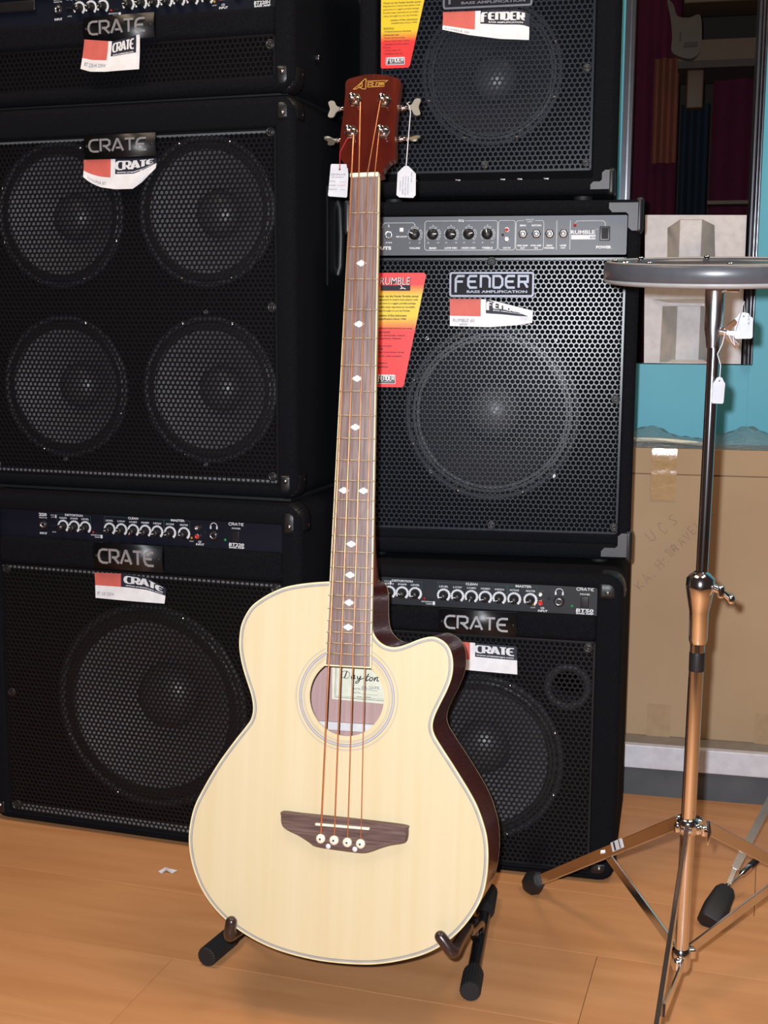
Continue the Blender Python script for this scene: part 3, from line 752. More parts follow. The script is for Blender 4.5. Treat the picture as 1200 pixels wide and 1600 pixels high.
for sx, x in ((1, .380), (-1, -.244)):
    round_guard(A1, x, .6245, sx, 1, .030, .046, .046, .014); round_guard(A1, x, .004, sx, -1, .028, .046, .036, .014)
part(MB().use('rubber').box(-.16, -.12, .03, .07, 0, .006).box(.26, .30, .03, .07, 0, .006).box(-.16, -.12, .31, .35, 0, .006).box(.26, .30, .31, .35, 0, .006), 'foot', A1)

# four speaker cabinet
zb = .6267
A2 = empty('speaker_cabinet', (-.435, 2.189, zb), LY, 'black four-speaker bass cabinet in the middle of the left stack', 'speaker cabinet')
shell(A2, -.333, .301, 0.004, .6642, .38, -.3005, .2685, .0265, .6145, .013, .026)
baffle(A2, -.302, .270, .024, .616, .036, [(cx, cz, .117) for cx in (-.1590, .1260) for cz in (.184, .4865)])
for cx in (-.1590, .1260):
    for cz in (.184, .4865): speaker(A2, cx, cz, .127, .036, .060)
hexgrille(A2, -.2995, .2675, .0275, .6135, .006, .0090, .0036, 6, 'grille_crate')
part(MB().use('rubber').box(-.315, .283, .020, .36, -.0018, .008), 'plinth', A2)
lit_strip(A2, -.298, .266, ((.6065, .6110), (.0300, .0350)), .006)
badge_c(A2, -.0835, .0520, .5765, .6145, .004)
screws(A2, [(.2575, .608), (.2565, .041), (-.289, .041), (-.289, .608), (.2575, .325)], .0055)
screws(A2, [(.137, .317), (.132, .057), (-.145, .056)], .0050, 'plastic_black', .003)
for sx, x in ((1, .301), (-1, -.333)):
    round_guard(A2, x, .6642, sx, 1, .030, .046, .038, .014); round_guard(A2, x, .004, sx, -1, .030, .046, .042, .014)
h = part(MB().use('plastic_black').add([(.3010, .150, .365), (.3010, .270, .365), (.3010, .270, .535), (.3010, .150, .535), (.3035, .150, .365), (.3035, .270, .365), (.3035, .270, .535), (.3035, .150, .535), (.3035, .163, .383), (.3035, .257, .383), (.3035, .257, .517), (.3035, .163, .517), (.3022, .170, .392), (.3022, .250, .392), (.3022, .250, .508), (.3022, .170, .508)],
    [(0, 1, 5, 4), (1, 2, 6, 5), (2, 3, 7, 6), (3, 0, 4, 7), (4, 5, 9, 8), (5, 6, 10, 9), (6, 7, 11, 10), (7, 4, 8, 11), (8, 9, 13, 12), (9, 10, 14, 13), (10, 11, 15, 14), (11, 8, 12, 15), (12, 13, 14, 15)]), 'side_handle', A2)
part(MB().use('corner_plastic').tube([(.3015, .205, .385), (.3065, .205, .40), (.308, .205, .45), (.3065, .205, .50), (.3015, .205, .515)], .0075, 10), 'grip', h)

# amplifier head
zh = 1.2929
A3 = empty('head_amplifier', (-.435, 2.189, zh), LY, 'black bass amplifier head on top of the four-speaker cabinet', 'amplifier')
shell(A3, -.333, .301, .004, .230, .34, -.3005, .2685, .026, .186, .013, .026)
part(MB().use('rubber').box(-.315, .283, .020, .32, .0012, .008), 'plinth', A3)
baffle(A3, -.302, .270, .024, .100, .030, [])
hexgrille(A3, -.2995, .2675, .0265, .0945, .006, .0090, .0036, 6, 'grille_crate')
part(MB().use('carpet').rbox(-.302, .270, .0015, .05, .0940, .137, .010), 'front_rail', A3)
crate_panel(A3, -.3005, .2685, .1370, .1860, .012, -.0145, .8855 - zh, -.0160, 'BT220H', '220', 'panel_navy')
badge_c(A3, -.0760, .0560, .0995, .1395, .001)
screws(A3, [(.2585, .078), (-.289, .078)], .0055)
for sx, x in ((1, .301), (-1, -.333)):
    round_guard(A3, x, .004, sx, -1, .030, .046, .040, .014); round_guard(A3, x, .230, sx, 1, .030, .046, .040, .014)
part(MB().use('chrome_soft').rbox(.3005, .3095, .094, .112, .068, .076, .002), 'handle_bracket', A3, label='small chrome bracket')
# front vent rack screw slots and dark grip on far left of the head panel
part(MB().use('plastic_black').rbox(-.262, -.176, .006, .012, .160, .178, .003), 'vent_plate', A3)

# ------------------------------------------------------------------ right stack
A4 = empty('bass_amplifier', (.346, 1.986, 0), -13.2, 'black carpeted combo amplifier at the bottom of the right stack, behind the guitar', 'amplifier')
shell(A4, -.429, .0410, .003, .5254, .33, -.3865, -.0005, .0190, .5045, .013, .026)
baffle(A4, -.387, 0, .016, .42, .032, [(-.197, .192, .128), (-.0465, .327, .0255)])
speaker(A4, -.197, .192, .148, .032, .065)
part(MB().use('cone_dark').lathe([(.040, 0), (.038, -.004), (.029, -.003), (.025, .004), (.025, .05)], -.0465, .032, .327, 32), 'port', A4)
hexgrille(A4, -.3860, -.0010, .0195, .4140, .006, .0088, .0037, 6, 'grille_crate')
part(MB().use('carpet').rbox(-.388, .001, .0015, .05, .4135, .4568, .010), 'front_rail', A4)
crate_panel(A4, -.3865, -.0005, .4560, .5045, .012, -.2700, -.0893, -.2795, 'BT50', '50', 'panel_dark', True, -.103)
badge_c(A4, -.2600, -.1290, .4160, .4570, .001)
screws(A4, [(-.0125, .4035), (-.375, .4035), (-.0150, .0310), (-.375, .0310)], .0055)
for sx, x in ((1, .0410), (-1, -.429)):
    round_guard(A4, x, .5254, sx, 1, .040, .046, .038, .016); round_guard(A4, x, .003, sx, -1, .040, .046, .034, .018)
part(MB().use('rubber').box(-.39, -.35, .03, .07, 0, .006).box(-.04, .0, .03, .07, 0, .006).box(-.39, -.35, .26, .30, 0, .006).box(-.04, 0, .26, .30, 0, .006), 'foot', A4)

def fender_front(par, ix0, ix1, gz0, gz1, y, badge, card_=None):
    pass
def badge_f(par, x0, x1, z0, z1, y):
    mb = MB().use('badge_chrome'); mb.poly(rrect(x0, x1, z0, z1, .004), y - .0045, y, holes=[rrect(x0 + .003, x1 - .003, z0 + .003, z1 - .003, .002)])
    b = part(mb, 'badge', par, bevel=.0008)
    part(MB().use('badge_plate').box(x0 + .0028, x1 - .0028, y - .0022, y - .0005, z0 + .0028, z1 - .0028), 'badge_plate', b)
    mb = MB().use('badge_chrome'); w = (x1 - x0) * .85; h = (z1 - z0) * .58
    logo_f(mb, (x0 + x1) / 2, (z0 + z1) / 2 + h * .10, w, h, .0037, y - .0022, .0024, each=(b, 'badge_chrome'))
    for x in (x0 + .0048, x1 - .0048):
        for z in (z0 + .0048, z1 - .0048): part(MB().use('plastic_black').lathe([(.0016, -.0004), (.0014, -.0026), (.0003, -.0026)], x, y - .002, z, 8), 'rivet', b)
    return b

zr = .535
A5 = empty('bass_amplifier', (.189, 2.096, zr), -9.0, 'black combo amplifier with grey control panel in the middle of the right stack', 'amplifier')
shell(A5, -.2590, .2250, 0, .5907, .32, -.2390, .2045, .0265, .5675, .012, .012)
baffle(A5, -.240, .206, .024, .502, .044, [(-.0130, .240, .128)])
speaker(A5, -.0130, .240, .150, .044, .060, 'cone_dark')
hexgrille(A5, -.2380, .2035, .0430, .4990, .012, .00865, .00355, 12, 'grille_fender')
part(MB().use('carpet').rbox(-.240, .206, .010, .03, .0255, .0432, .004), 'front_rail', A5)
screws(A5, [(-.0152, .4935), (.1915, .4890), (.1935, .2690), (-.0076, .0525), (.1975, .0550)], .0105, 'plastic_black', .0050)
screws(A5, [(-.1246, .3664), (.0927, .3647), (.0951, .1358), (-.1159, .1384)], .040, 'silver', .0022)
pn = part(MB().use('panel_grey').poly(rrect(-.2385, .2030, .5035, .5662, .002, 2), .010, .014), 'control_panel', A5)
ys = .0096; mb = MB().use('white_ink'); dz = -zr
for u, nm in ((-.1433, 'VOLUME'), (-.1127, 'BASS'), (-.0827, 'LOW MID'), (-.0532, 'HIGH MID'), (-.0227, 'TREBLE')):
    vz = 1.0725 + dz
    for a0, a1 in ((118, 62), (38, 2), (-12, -48)):
        r1, r2 = .0098, .0125
        pts = [(u + r2 * math.cos(rad(a)), vz + r2 * math.sin(rad(a))) for a in np.linspace(a0, a1, 5)] + [(u + r1 * math.cos(rad(a)), vz + r1 * math.sin(rad(a))) for a in np.linspace(a1, a0, 5)]
        mb.stroke(pts, .0005, ys, closed=True)
    for a0, a1 in ((178, 142), (228, 192)):
        mb.stroke([(u + .0112 * math.cos(rad(a)), vz + .0112 * math.sin(rad(a))) for a in np.linspace(a0, a1, 5)], .0005, ys)
    mb.text(nm, u, 1.0502 + dz, .0032, ys, w=.0042 * len(nm) * .72, bold=.05)
    mb.text('0' if nm == 'VOLUME' else '-15', u - .0083, 1.0588 + dz, .0020, ys, bold=.03); mb.text('10' if nm == 'VOLUME' else '+15', u + .0083, 1.0588 + dz, .0020, ys, bold=.03)
    mb.text('5' if nm == 'VOLUME' else '0', u, 1.0870 + dz, .0022, ys, bold=.03)
    knob(pn, u, vz, .010, .0089, .013, {'VOLUME': 155, 'BASS': 0, 'LOW MID': -10, 'HIGH MID': 10, 'TREBLE': 100}[nm], domed=True)
def rr_open(x0, x1, z0, z1, r=.004): return rrect(x0, x1, z0, z1, r, 4)
mb.stroke(rr_open(-.1264, -.0062, 1.0467 + dz, 1.0940 + dz), .0007, ys, closed=True)
mb.stroke(rr_open(-.0046, .0228, 1.0467 + dz, 1.0940 + dz), .0007, ys, closed=True)
mb.stroke(rr_open(.0242, .0693, 1.0467 + dz, 1.0936 + dz), .0007, ys, closed=True)
mb.stroke([(-.1975, 1.083 + dz), (-.1965, 1.089 + dz), (-.193, 1.0915 + dz), (-.146, 1.0915 + dz), (-.1425, 1.088 + dz)], .0007, ys)
mb.stroke([(-.222, 1.083 + dz), (-.220, 1.089 + dz), (-.216, 1.0915 + dz), (-.2, 1.0915 + dz)], .0007, ys)
mb.stroke([(.1200, 1.0885 + dz), (.1225, 1.0925 + dz), (.164, 1.0925 + dz), (.1680, 1.0895 + dz), (.1682, 1.084 + dz)], .0007, ys)
mb.stroke([(.0902, 1.0467 + dz), (.0902, 1.0936 + dz)], .0007, ys).stroke([(.1120, 1.0467 + dz), (.1120, 1.0936 + dz)], .0007, ys)
part(MB().use('panel_grey').box(-.0725, -.0595, ys - .0003, ys, 1.091 + dz, 1.097 + dz), 'title_plate', pn); part(MB().use('panel_grey').box(.037, .055, ys - .0003, ys, 1.088 + dz, 1.098 + dz), 'title_plate', pn)
mb.text('EQ', -.0660, 1.0940 + dz, .0042, ys - .0006, w=.0095, bold=.05); mb.text('EFFECTS', .0463, 1.0950 + dz, .0022, ys - .0006, w=.013, bold=.02); mb.text('LOOP', .0463, 1.0918 + dz, .0022, ys - .0006, w=.008, bold=.02)
mb.text('2', -.1870, 1.0868 + dz, .0042, ys, bold=.03).text('ACTIVE', -.1870, 1.0594 + dz, .0022, ys, w=.011, bold=.02).text('INPUTS', -.2000, 1.0505 + dz, .0056, ys, w=.0350, bold=.05)
mb.text('1', -.2150, 1.0868 + dz, .0042, ys, bold=.03)
mb.text('MID SCOOP', -.1652, 1.0690 + dz, .0024, ys, w=.0185, bold=.04)
for u, a in ((.0354, 'SEND'), (.0573, 'RETURN')): mb.text(a, u, 1.0858 + dz, .0028, ys, w=.0026 * len(a), bold=.05)
for u, a, b in ((.0354, 'PRE AMP', 'OUT'), (.0573, 'PWR AMP', 'IN'), (.0789, 'HEAD', 'PHONES'), (.1011, 'LINE', 'OUT')):
    mb.text(a, u, 1.0535 + dz, .0028, ys, w=.0025 * len(a), bold=.05).text(b, u, 1.0495 + dz, .0028, ys, w=.0026 * len(b), bold=.05)
mb.text('CD IN', .0093, 1.0500 + dz, .0030, ys, w=.0125, bold=.04)
mb.text('RUMBLE', .1325, 1.0745 + dz, .0062, ys, w=.0390, bold=.03).box(.1139, .1530, ys - .0001, ys + .0002, 1.0629 + dz, 1.0700 + dz).text('TM', .1545, 1.0790 + dz, .0015, ys)
mb.text('POWER', .1665, 1.0505 + dz, .0048, ys, w=.0245, bold=.05)
part(mb, 'lettering', pn)
part(MB().use('ink').text('60', .1485, 1.0663 + dz, .0034, ys - .0005, w=.0085), 'lettering', pn)
for u, v, mt in ((-.1874, 1.0718, 'silver'), (-.2150, 1.0718, 'silver')):
    part(MB().use('silver').lathe([(.0072, 0), (.0070, -.0025), (.0046, -.003), (.0040, .004)], u, .010, v + dz, 6 * 3), 'jack', pn)
for u in (.0354, .0573, .0789, .1011):
    part(MB().use('silver').lathe([(.0080, 0), (.0080, -.002), (.0066, -.0028)], u, .010, 1.0721 + dz, 6, smooth=False).lathe([(.0060, -.002), (.0056, -.0055), (.0038, -.0055), (.0034, -.002)], u, .010, 1.0721 + dz, 18).use('plastic_black').lathe([(.0036, -.003), (.0003, -.003)], u, .010, 1.0721 + dz, 14).use('silver').lathe([(.0022, -.0034), (.0008, -.005), (.0003, -.005)], u, .010, 1.0721 + dz, 10), 'jack', pn)
for v, mt in ((1.0787, 'rca_red'), (1.0637, 'white_ink')):
    part(MB().use('silver').lathe([(.0044, 0), (.0042, -.006), (.0030, -.006), (.0028, 0)], .0093, .010, v + dz, 16).use(mt).lathe([(.0032, -.0055), (.0020, -.006), (.0014, -.003), (.0003, -.003)], .0093, .010, v + dz, 12), 'phono_socket', pn)
part(MB().use('plastic_black').lathe([(.0022, 0), (.0018, -.0015), (.0003, -.0015)], .0025, .010, 1.0712 + dz, 10), 'screw', pn)
part(MB().use('card_white').rbox(-.1685, -.1618, .0065, .0105, 1.0765 + dz, 1.0835 + dz, .0012), 'button', pn, label='white mid scoop button')
part(MB().use('led_red').lathe([(.0026, 0), (.0022, -.002), (.0003, -.0026)], .1194, .010, 1.0855 + dz, 10), 'indicator_light', pn)
sw = part(MB().use('plastic_black').rbox(.1595, .1760, .0070, .011, 1.0605 + dz, 1.0835 + dz, .0012), 'power_switch', pn)
part(MB().use('ink').add([(.1625, .0068, 1.0632 + dz), (.1730, .0068, 1.0632 + dz), (.1730, .0052, 1.0720 + dz), (.1625, .0052, 1.0720 + dz), (.1730, .0025, 1.0808 + dz), (.1625, .0025, 1.0808 + dz), (.1730, .0068, 1.0808 + dz), (.1625, .0068, 1.0808 + dz)],
     [(0, 1, 2, 3), (3, 2, 4, 5), (5, 4, 6, 7), (0, 3, 5, 7), (1, 6, 4, 2)]), 'rocker', sw)
badge_f(A5, -.0840, .0555, .4355, .4760, .0105)
for sx, x in ((1, .2250), (-1, -.2590)):
    l_guard(A5, x, .5907, sx, 1, .052, .050, .0150, .01); l_guard(A5, x, 0.001, sx, -1, .048, .046, .0150, .01)
feet(A5, -.259, .225, .32, .0095)

zf = 1.1345
A6 = empty('bass_amplifier', (.3, 2.085, zf), -11.6, 'black bass combo amplifier on top of the right stack, cut by the photo edge', 'amplifier')
shell(A6, -.3510, .0672, 0, .430, .26, -.3240, .0335, .0250, .400, .010, .008)
baffle(A6, -.325, .0335, .022, .345, .036, [(-.1360, .2000, .098)])
speaker(A6, -.1360, .2000, .117, .036, .045, 'cone_dark')
hexgrille(A6, -.3165, .0310, .0385, .3400, .012, .00865, .0035, 6, 'grille_fender')
part(MB().use('carpet').rbox(-.325, .034, .006, .04, .340, .400, .006), 'front_rail', A6)
badge_f(A6, -.2137, -.0690, .2955, .3370, .0105)
screws(A6, [(.0200, .1975), (.0225, .0500), (-.3065, .0500), (-.142, .050)], .0105, 'plastic_black', .0045)
for sx, x in ((1, .0672), (-1, -.3510)):
    l_guard(A6, x, .001, sx, -1, .036, .036, .0120, .01); l_guard(A6, x, .430, sx, 1, .036, .036, .0120, .01)
mb = MB().use('silver')
for x in (-.262, -.190, -.116, -.088, -.045): mb.rbox(x, x + .009, .006, .012, .0235, .0275, .001)
part(mb, 'staples', A6)
feet(A6, -.351, .0672, .26, .0080)

# ------------------------------------------------------------------ price cards and hang tags on the amplifiers
def mkcard(origin, yaw, base, top, bot, red, navy, label, lines, logo, fold=None, bow=.004, ybase=.004):
    """curled card: top/bot are lists of (x,z) edges left to right in the amplifier frame"""
    cx = (top[0][0] + top[-1][0]) / 2; bz = min(p[1] for p in bot); R = Matrix.Rotation(rad(yaw), 3, 'Z')
    root_loc = Vector(origin) + R @ Vector((cx, ybase, 0)) ; root_loc.z = bz
    n = 16; m = 8
    def interp(L, t):
        xs = [p[0] for p in L]; x = xs[0] + (xs[-1] - xs[0]) * t
        return x, float(np.interp(x, xs, [p[1] for p in L]))
    def S3(s, t):
        a = interp(top, s); b = interp(bot, s); x = a[0] + (b[0] - a[0]) * t; z = a[1] + (b[1] - a[1]) * t
        y = -bow * (t ** 1.6) - bow * .5 * math.sin(math.pi * s) * t
        return (x - cx, y, z - bz)
    mb = MB()
    for i in range(n):
        for j in range(m):
            s0, s1, t0, t1 = i / n, (i + 1) / n, j / m, (j + 1) / m
            sc, tc_ = (s0 + s1) / 2, (t0 + t1) / 2; mt = 'card_white'
            if red[0] < sc < red[1] and tc_ < red[2]: mt = 'card_red'
            if navy and navy[0] < sc < navy[1] and tc_ < navy[2]: mt = 'card_navy'
            mb.use(mt).add([S3(s0, t1), S3(s1, t1), S3(s1, t0), S3(s0, t0)], [(0, 1, 2, 3)], True)
    if fold: mb.use('card_white').add([(p[0] - cx, -bow - .004, p[1] - bz) for p in fold], [tuple(range(len(fold)))])
    # printing on the curved card
    W_ = top[-1][0] - top[0][0]; H_ = .05
    pr = MB()
    def printed(fn, s0, t0, w, h, col):
        q = MB().use(col); fn(q)
        V = []
        for v in q.v:
            p = S3(min(.995, s0 + v[0] * w), min(.995, t0 + (1 - v[2]) * h)); V.append((p[0], p[1] - .0006, p[2]))
        pr.use(col).add(V, q.f)
    if navy:
        if logo == 'c':
            printed(lambda q: logo_c(q, .5, .62, .94, .56, .085, 0), navy[0] + .02, .04, (navy[1] - navy[0]) - .04, navy[2] - .05, 'white_ink')
            printed(lambda q: q.text('www.crateamps.com', .5, .12, .15, 0, w=.92, bold=.02), navy[0] + .02, .04, (navy[1] - navy[0]) - .04, navy[2] - .05, 'white_ink')
        else:
            printed(lambda q: logo_f(q, .5, .62, .92, .62, .075, 0), navy[0] + .02, .04, (navy[1] - navy[0]) - .04, navy[2] - .05, 'white_ink')
    for (s, s0, t0, w, h) in lines:
        printed(lambda q: q.text(s, .5, .5, 1, 0, w=1), s0, t0, w, h, 'ink_soft')
    o = mb.build('price_card'); o.location = root_loc; o.rotation_euler = (0, 0, rad(yaw)); tag(o, label, 'price card', 'price cards on the amplifiers')
    if pr.v: part(pr, 'printing', o)
    return o
o1, o2, o4, o5, o6 = (-.501, 2.173, 0), (-.435, 2.189, 0), (.346, 1.986, 0), (.189, 2.096, 0), (.3, 2.085, 0)
mkcard(o1, LY, 0, [(-.0140, .4870), (.05, .4890), (.09, .4855), (.1270, .4690)], [(-.0110, .4425), (.1250, .4420)], (.0, .375, .56), (.40, 1.0, .50),
       'white price card with red block on the lower left amplifier', [('BT 220 220W', .03, .74, .25, .12)], 'c', ybase=.005)
mkcard(o2, LY, 0, [(-.0880, 1.2015), (.0515, 1.2000)], [(-.0880, 1.1725), (-.075, 1.1630), (-.055, 1.1545), (-.025, 1.1500), (.008, 1.1500), (.0250, 1.1600), (.0515, 1.1830)], (.0, .40, .68), (.42, 1.0, .52),
       'curled white price card with red block on the four-speaker cabinet', [('COLUNA BT', .06, .80, .26, .10)], 'c', fold=[(.008, 1.1500), (.020, 1.1700), (.0235, 1.1790), (.0500, 1.1840)], ybase=.003)
mkcard(o2, LY, 0, [(-.0745, 1.3965), (-.02, 1.3900), (.0300, 1.3985)], [(-.0795, 1.3480), (-.06, 1.3420), (-.03, 1.3400), (.0310, 1.3415)], (.0, .46, .58), (.50, .93, .54),
       'white price card with red block on the amplifier head', [('BT 220-H 220W', .06, .74, .38, .12)], 'c', bow=.007, ybase=-.006)
mkcard(o4, -13.2, 0, [(-.2690, .4020), (-.1295, .3985)], [(-.2690, .3550), (-.1275, .3515)], (.0, .44, .60), (.475, 1.0, .50),
       'white price card with red block on the lower right amplifier', [], 'c', bow=.002, ybase=.004)
mkcard(o5, -9.0, 0, [(-.0835, .9675), (-.0270, .9670), (.0000, .9625), (.0545, .9480)], [(-.0825, .9225), (-.0150, .9210), (.0300, .9245), (.0540, .9285)], (.03, .375, .60), (.42, .93, .48),
       'white price card with red block and folded corner on the amplifier with the grey panel', [('RUMBLE 60', .04, .72, .26, .12), ('60W', .12, .88, .10, .09)], 'f', bow=.003, ybase=.009,
       fold=[(-.020, .9665), (.0540, .9480), (.0540, .9385), (.0440, .9400)])
mkcard(o6, -11.6, 0, [(-.2137, 1.4270), (-.0850, 1.4255), (-.0735, 1.4180)], [(-.2137, 1.3985), (-.17, 1.3880), (-.12, 1.3800), (-.0730, 1.3770)], (.0, .38, .80), (.42, .97, .56),
       'white price card with red block on the uppermost right amplifier', [('RUMBLE 30', .03, .86, .28, .08)], 'f', bow=.005, ybase=.009)

def hangtag(origin, yaw, x0, xt, xb, z0, z1, y, label, short):
    R = Matrix.Rotation(rad(yaw), 3, 'Z'); cx = x0; loc = Vector(origin) + R @ Vector((cx, y, 0)); loc.z = z0; H_ = z1 - z0; wt, wb = xt - x0, xb - x0
    pts = [(0, .002), (.002, 0), (wb - .003, 0), (wb, .003), (wt, H_ - .004), (wt - .003, H_), (.002, H_), (0, H_ - .002)]
    o = MB().use('tag_gradient_short' if short else 'tag_gradient').poly(pts, -.0007, 0, smooth_side=False).build('hang_tag'); o.location = loc; o.rotation_euler = (0, 0, rad(yaw))
    tag(o, label, 'hang tag')
    mb = MB().use('ink'); ya = -.0011; wid = lambda z: wb + (wt - wb) * z / H_
    T1 = ['Check out the Fender Rumble series!', 'Engineered to inspire bass players with', 'great tone in a rugged, portable package.', 'Rumble amps represent an incredible', 'value brought to you by Fender']
    if short:
        zz = [.1025 - .0052 * k for k in range(5)]
        for z, t in zip(zz, T1): mb.text(t, .004, z, .0028, ya, w=wid(z) - .009, bold=.015, align='l')
        mb.text('-makers of fine instrument', wid(.0755) - .004, .0755, .0028, ya, w=.046, bold=.015, align='r', shear=.1); mb.text('amplification-Since 1946', wid(.0705) - .004, .0705, .0028, ya, w=.043, bold=.015, align='r', shear=.1)
        mb.text('Applications:', .004, .0630, .0028, ya, w=.018, bold=.02, align='l'); mb.box(.004, .022, ya, ya + .0001, .0607, .0610)
        for k, (t, w) in enumerate((('- Professional/semi-professional', .046), ('rehearsal use', .026), ('- Practice instrument tuning', .036), ('- Band or home player demos', .044), ('- Distribution DI at live concerts', .043), ('DI boxes', .012), ('- Small stage use', .030), ('- Educational music uses', .033))):
            mb.text(t, .004, .0575 - .0049 * k, .0028, ya, w=w, bold=.02, align='l')
        lx0, lx1, lz0, lz1 = .0085, .0400, .0050, .0170
    else:
        mb.box(.010, .060, ya, ya + .0002, .1610, .1700)
        for k, t in enumerate(T1): z = .1520 - .0061 * k; mb.text(t, .004, z, .0036, ya, w=(.070, .069, .066, .064, .056)[k], bold=.025, align='l')
        mb.text('-makers of fine instrument', .006, .1200, .0036, ya, w=.048, bold=.025, align='l', shear=.12); mb.text('amplification-Since 1946', .006, .1140, .0036, ya, w=.047, bold=.03, align='l', shear=.12)
        for z, t, w in ((.0985, 'Professional/minimal pre-amp', .060), (.0925, 'bass tones', .022), (.0865, 'Two extremely custom', .048), (.0815, 'frequency shapes', .041), (.0690, 'Mid scoop switch', .025), (.0645, 'tone', .010), (.0585, 'Delta Comp limiter circuit', .046), (.0520, 'jack for quiet practicing', .043), (.0400, 'Tilting', .018), (.0340, 'spikes', .019)):
            mb.text(t, .004, z, .0034, ya, w=w, bold=.03, align='l')
        lx0, lx1, lz0, lz1 = .0040, .0355, .0055, .0210
    part(mb, 'printing', o)
    lg = MB().use('card_white').poly(rrect(lx0, lx1, lz0, lz1, .0015), ya - .0002, ya).use('ink').box(lx0 + .0010, lx1 - .0010, ya - .0004, ya - .0002, lz0 + .0010, lz1 - .0010).use('card_white')
    hh = lz1 - lz0; logo_f(lg, (lx0 + lx1) / 2, (lz0 + lz1) / 2 + hh * .08, (lx1 - lx0) * .84, hh * .60, hh * .105, ya - .0005)
    part(lg, 'logo', o)
    if not short:
        lg = MB().use('ink').text('RUMBLE', .0350, .1765, .0125, ya, w=.052, bold=.03, shear=.1).use('card_white').text('RUMBLE', .0344, .1768, .0118, ya - .0002, w=.0505, bold=-.01, shear=.1).stroke([(.044, .1700), (.046, .1660), (.043, .1640), (.048, .1655), (.052, .1640)], .0012, ya - .0003); part(lg, 'logo', o)
    return o
hangtag(o5, -9.0, -.2100, -.1237, -.1600, .8195, 1.0100, .0108, 'red and yellow hang tag on the amplifier with the grey panel, beside the guitar neck', False)
hangtag(o6, -11.6, -.3165, -.2260, -.2680, 1.3420, 1.5320, .0088, 'red and yellow hang tag on the uppermost right amplifier, above the guitar headstock', True)

# ------------------------------------------------------------------ acoustic bass guitar (x right, y into the guitar, z up the neck)
GO = Vector((-.02757488, 1.73286188, 1.11796833)); GU = Vector((.97206821, -.23425989, .0143426)); GV = Vector((.03035023, .18606647, .98206829)); GN = Vector((-.23272788, -.95420206, .18797914))
GM = Matrix(((GU.x, -GN.x, GV.x, GO.x), (GU.y, -GN.y, GV.y, GO.y), (GU.z, -GN.z, GV.z, GO.z), (0, 0, 0, 1)))
gt = empty('acoustic_bass_guitar', None, label='natural-top cutaway acoustic bass guitar with four bronze strings standing on a black stand', cat='guitar', mw=GM)
OUT = [(-.0600, -.5439), (-.0867, -.5492), (-.1045, -.5560), (-.1223, -.5660), (-.1364, -.5771), (-.1450, -.5895), (-.1509, -.6036), (-.1529, -.6180), (-.1527, -.6340), (-.1499, -.6495), (-.1450, -.6660), (-.1385, -.6830), (-.1325, -.6991), (-.1297, -.7150), (-.1318, -.7290), (-.1395, -.7410), (-.1510, -.7560), (-.1649, -.7752), (-.1787, -.7960), (-.1950, -.8248), (-.2086, -.8543), (-.2143, -.8860), (-.2125, -.9132), (-.2039, -.9416), (-.1889, -.9685), (-.1658, -.9930), (-.1370, -1.0120), (-.1030, -1.0265), (-.0676, -1.0351), (-.0232, -1.0400), (.0264, -1.0392), (.0633, -1.0340), (.1038, -1.0218), (.1328, -1.0072), (.1572, -.9868), (.1765, -.9620), (.1892, -.9364), (.1946, -.9100), (.1955, -.8830), (.1930, -.8597), (.1873, -.8406), (.1793, -.8215), (.1690, -.8040), (.1565, -.7857), (.1432, -.7670), (.1300, -.7490), (.1205, -.7347), (.1172, -.7232), (.1195, -.7100), (.1264, -.6938), (.1343, -.6767), (.1400, -.6600), (.1417, -.6440), (.1396, -.6290), (.1335, -.6171), (.1236, -.6098), (.1122, -.6071), (.0970, -.6108), (.0804, -.6180), (.0668, -.6228), (.0550, -.6230), (.0438, -.6182), (.0351, -.6085), (.0311, -.5961), (.0294, -.5760), (.0285, -.5560), (.0220, -.5420), (.0050, -.5392), (-.0280, -.5405)]
ol = [(p.x, p.y) for p in crom([(a, b) for a, b in OUT], 4, True)]
ol3 = ol
def inset(L, d):
    n = len(L); out = []
    ar = sum(L[i][0] * L[(i + 1) % n][1] - L[(i + 1) % n][0] * L[i][1] for i in range(n)); sg = 1 if ar > 0 else -1
    for i in range(n):
        a, b = Vector(L[i - 1]), Vector(L[(i + 1) % n]); t = (b - a).normalized(); out.append((L[i][0] - t.y * d * sg, L[i][1] + t.x * d * sg))
    return out
HC = (.0001, -.6926); DEP = .100
hole = circ(HC[0], HC[1], .0510, 64)
part(MB().use('spruce').poly(inset(ol, .0015), 0, .0030, holes=[hole]), 'soundboard', gt)
mb = MB().use('mahogany_side').loft([[(p[0], .0018, p[1]) for p in ol], [(p[0], DEP, p[1]) for p in ol]], True)
sd = part(mb, 'sides', gt)
mb = MB().use('mahogany_side').flat([(p[0], p[1]) for p in ol], DEP + .002).use('inner_wood').flat(inset(ol, .002), DEP - .002)
part(mb, 'back', gt)
il = inset(ol, .0022)
part(MB().use('cream').loft([[(p[0], .0025, p[1]) for p in ol], [(p[0], .0003, p[1]) for p in ol], [(p[0], -.0002, p[1]) for p in inset(ol, .0004)], [(p[0], -.0002, p[1]) for p in il]], True, smooth=False), 'binding', gt)
mb = MB().use('purfling').loft([[(p[0], -.0004, p[1]) for p in inset(ol, .0022)], [(p[0], -.0004, p[1]) for p in inset(ol, .0052)]], True, smooth=False)
mb.use('purfling_dark').loft([[(p[0], -.0006, p[1]) for p in inset(ol, .0049)], [(p[0], -.0006, p[1]) for p in inset(ol, .0055)]], True, smooth=False)
part(mb, 'purfling', gt)
part(MB().use('cream').loft([[(p[0], DEP - .001, p[1]) for p in ol], [(p[0], DEP + .0022, p[1]) for p in ol]], True), 'back_binding', gt)
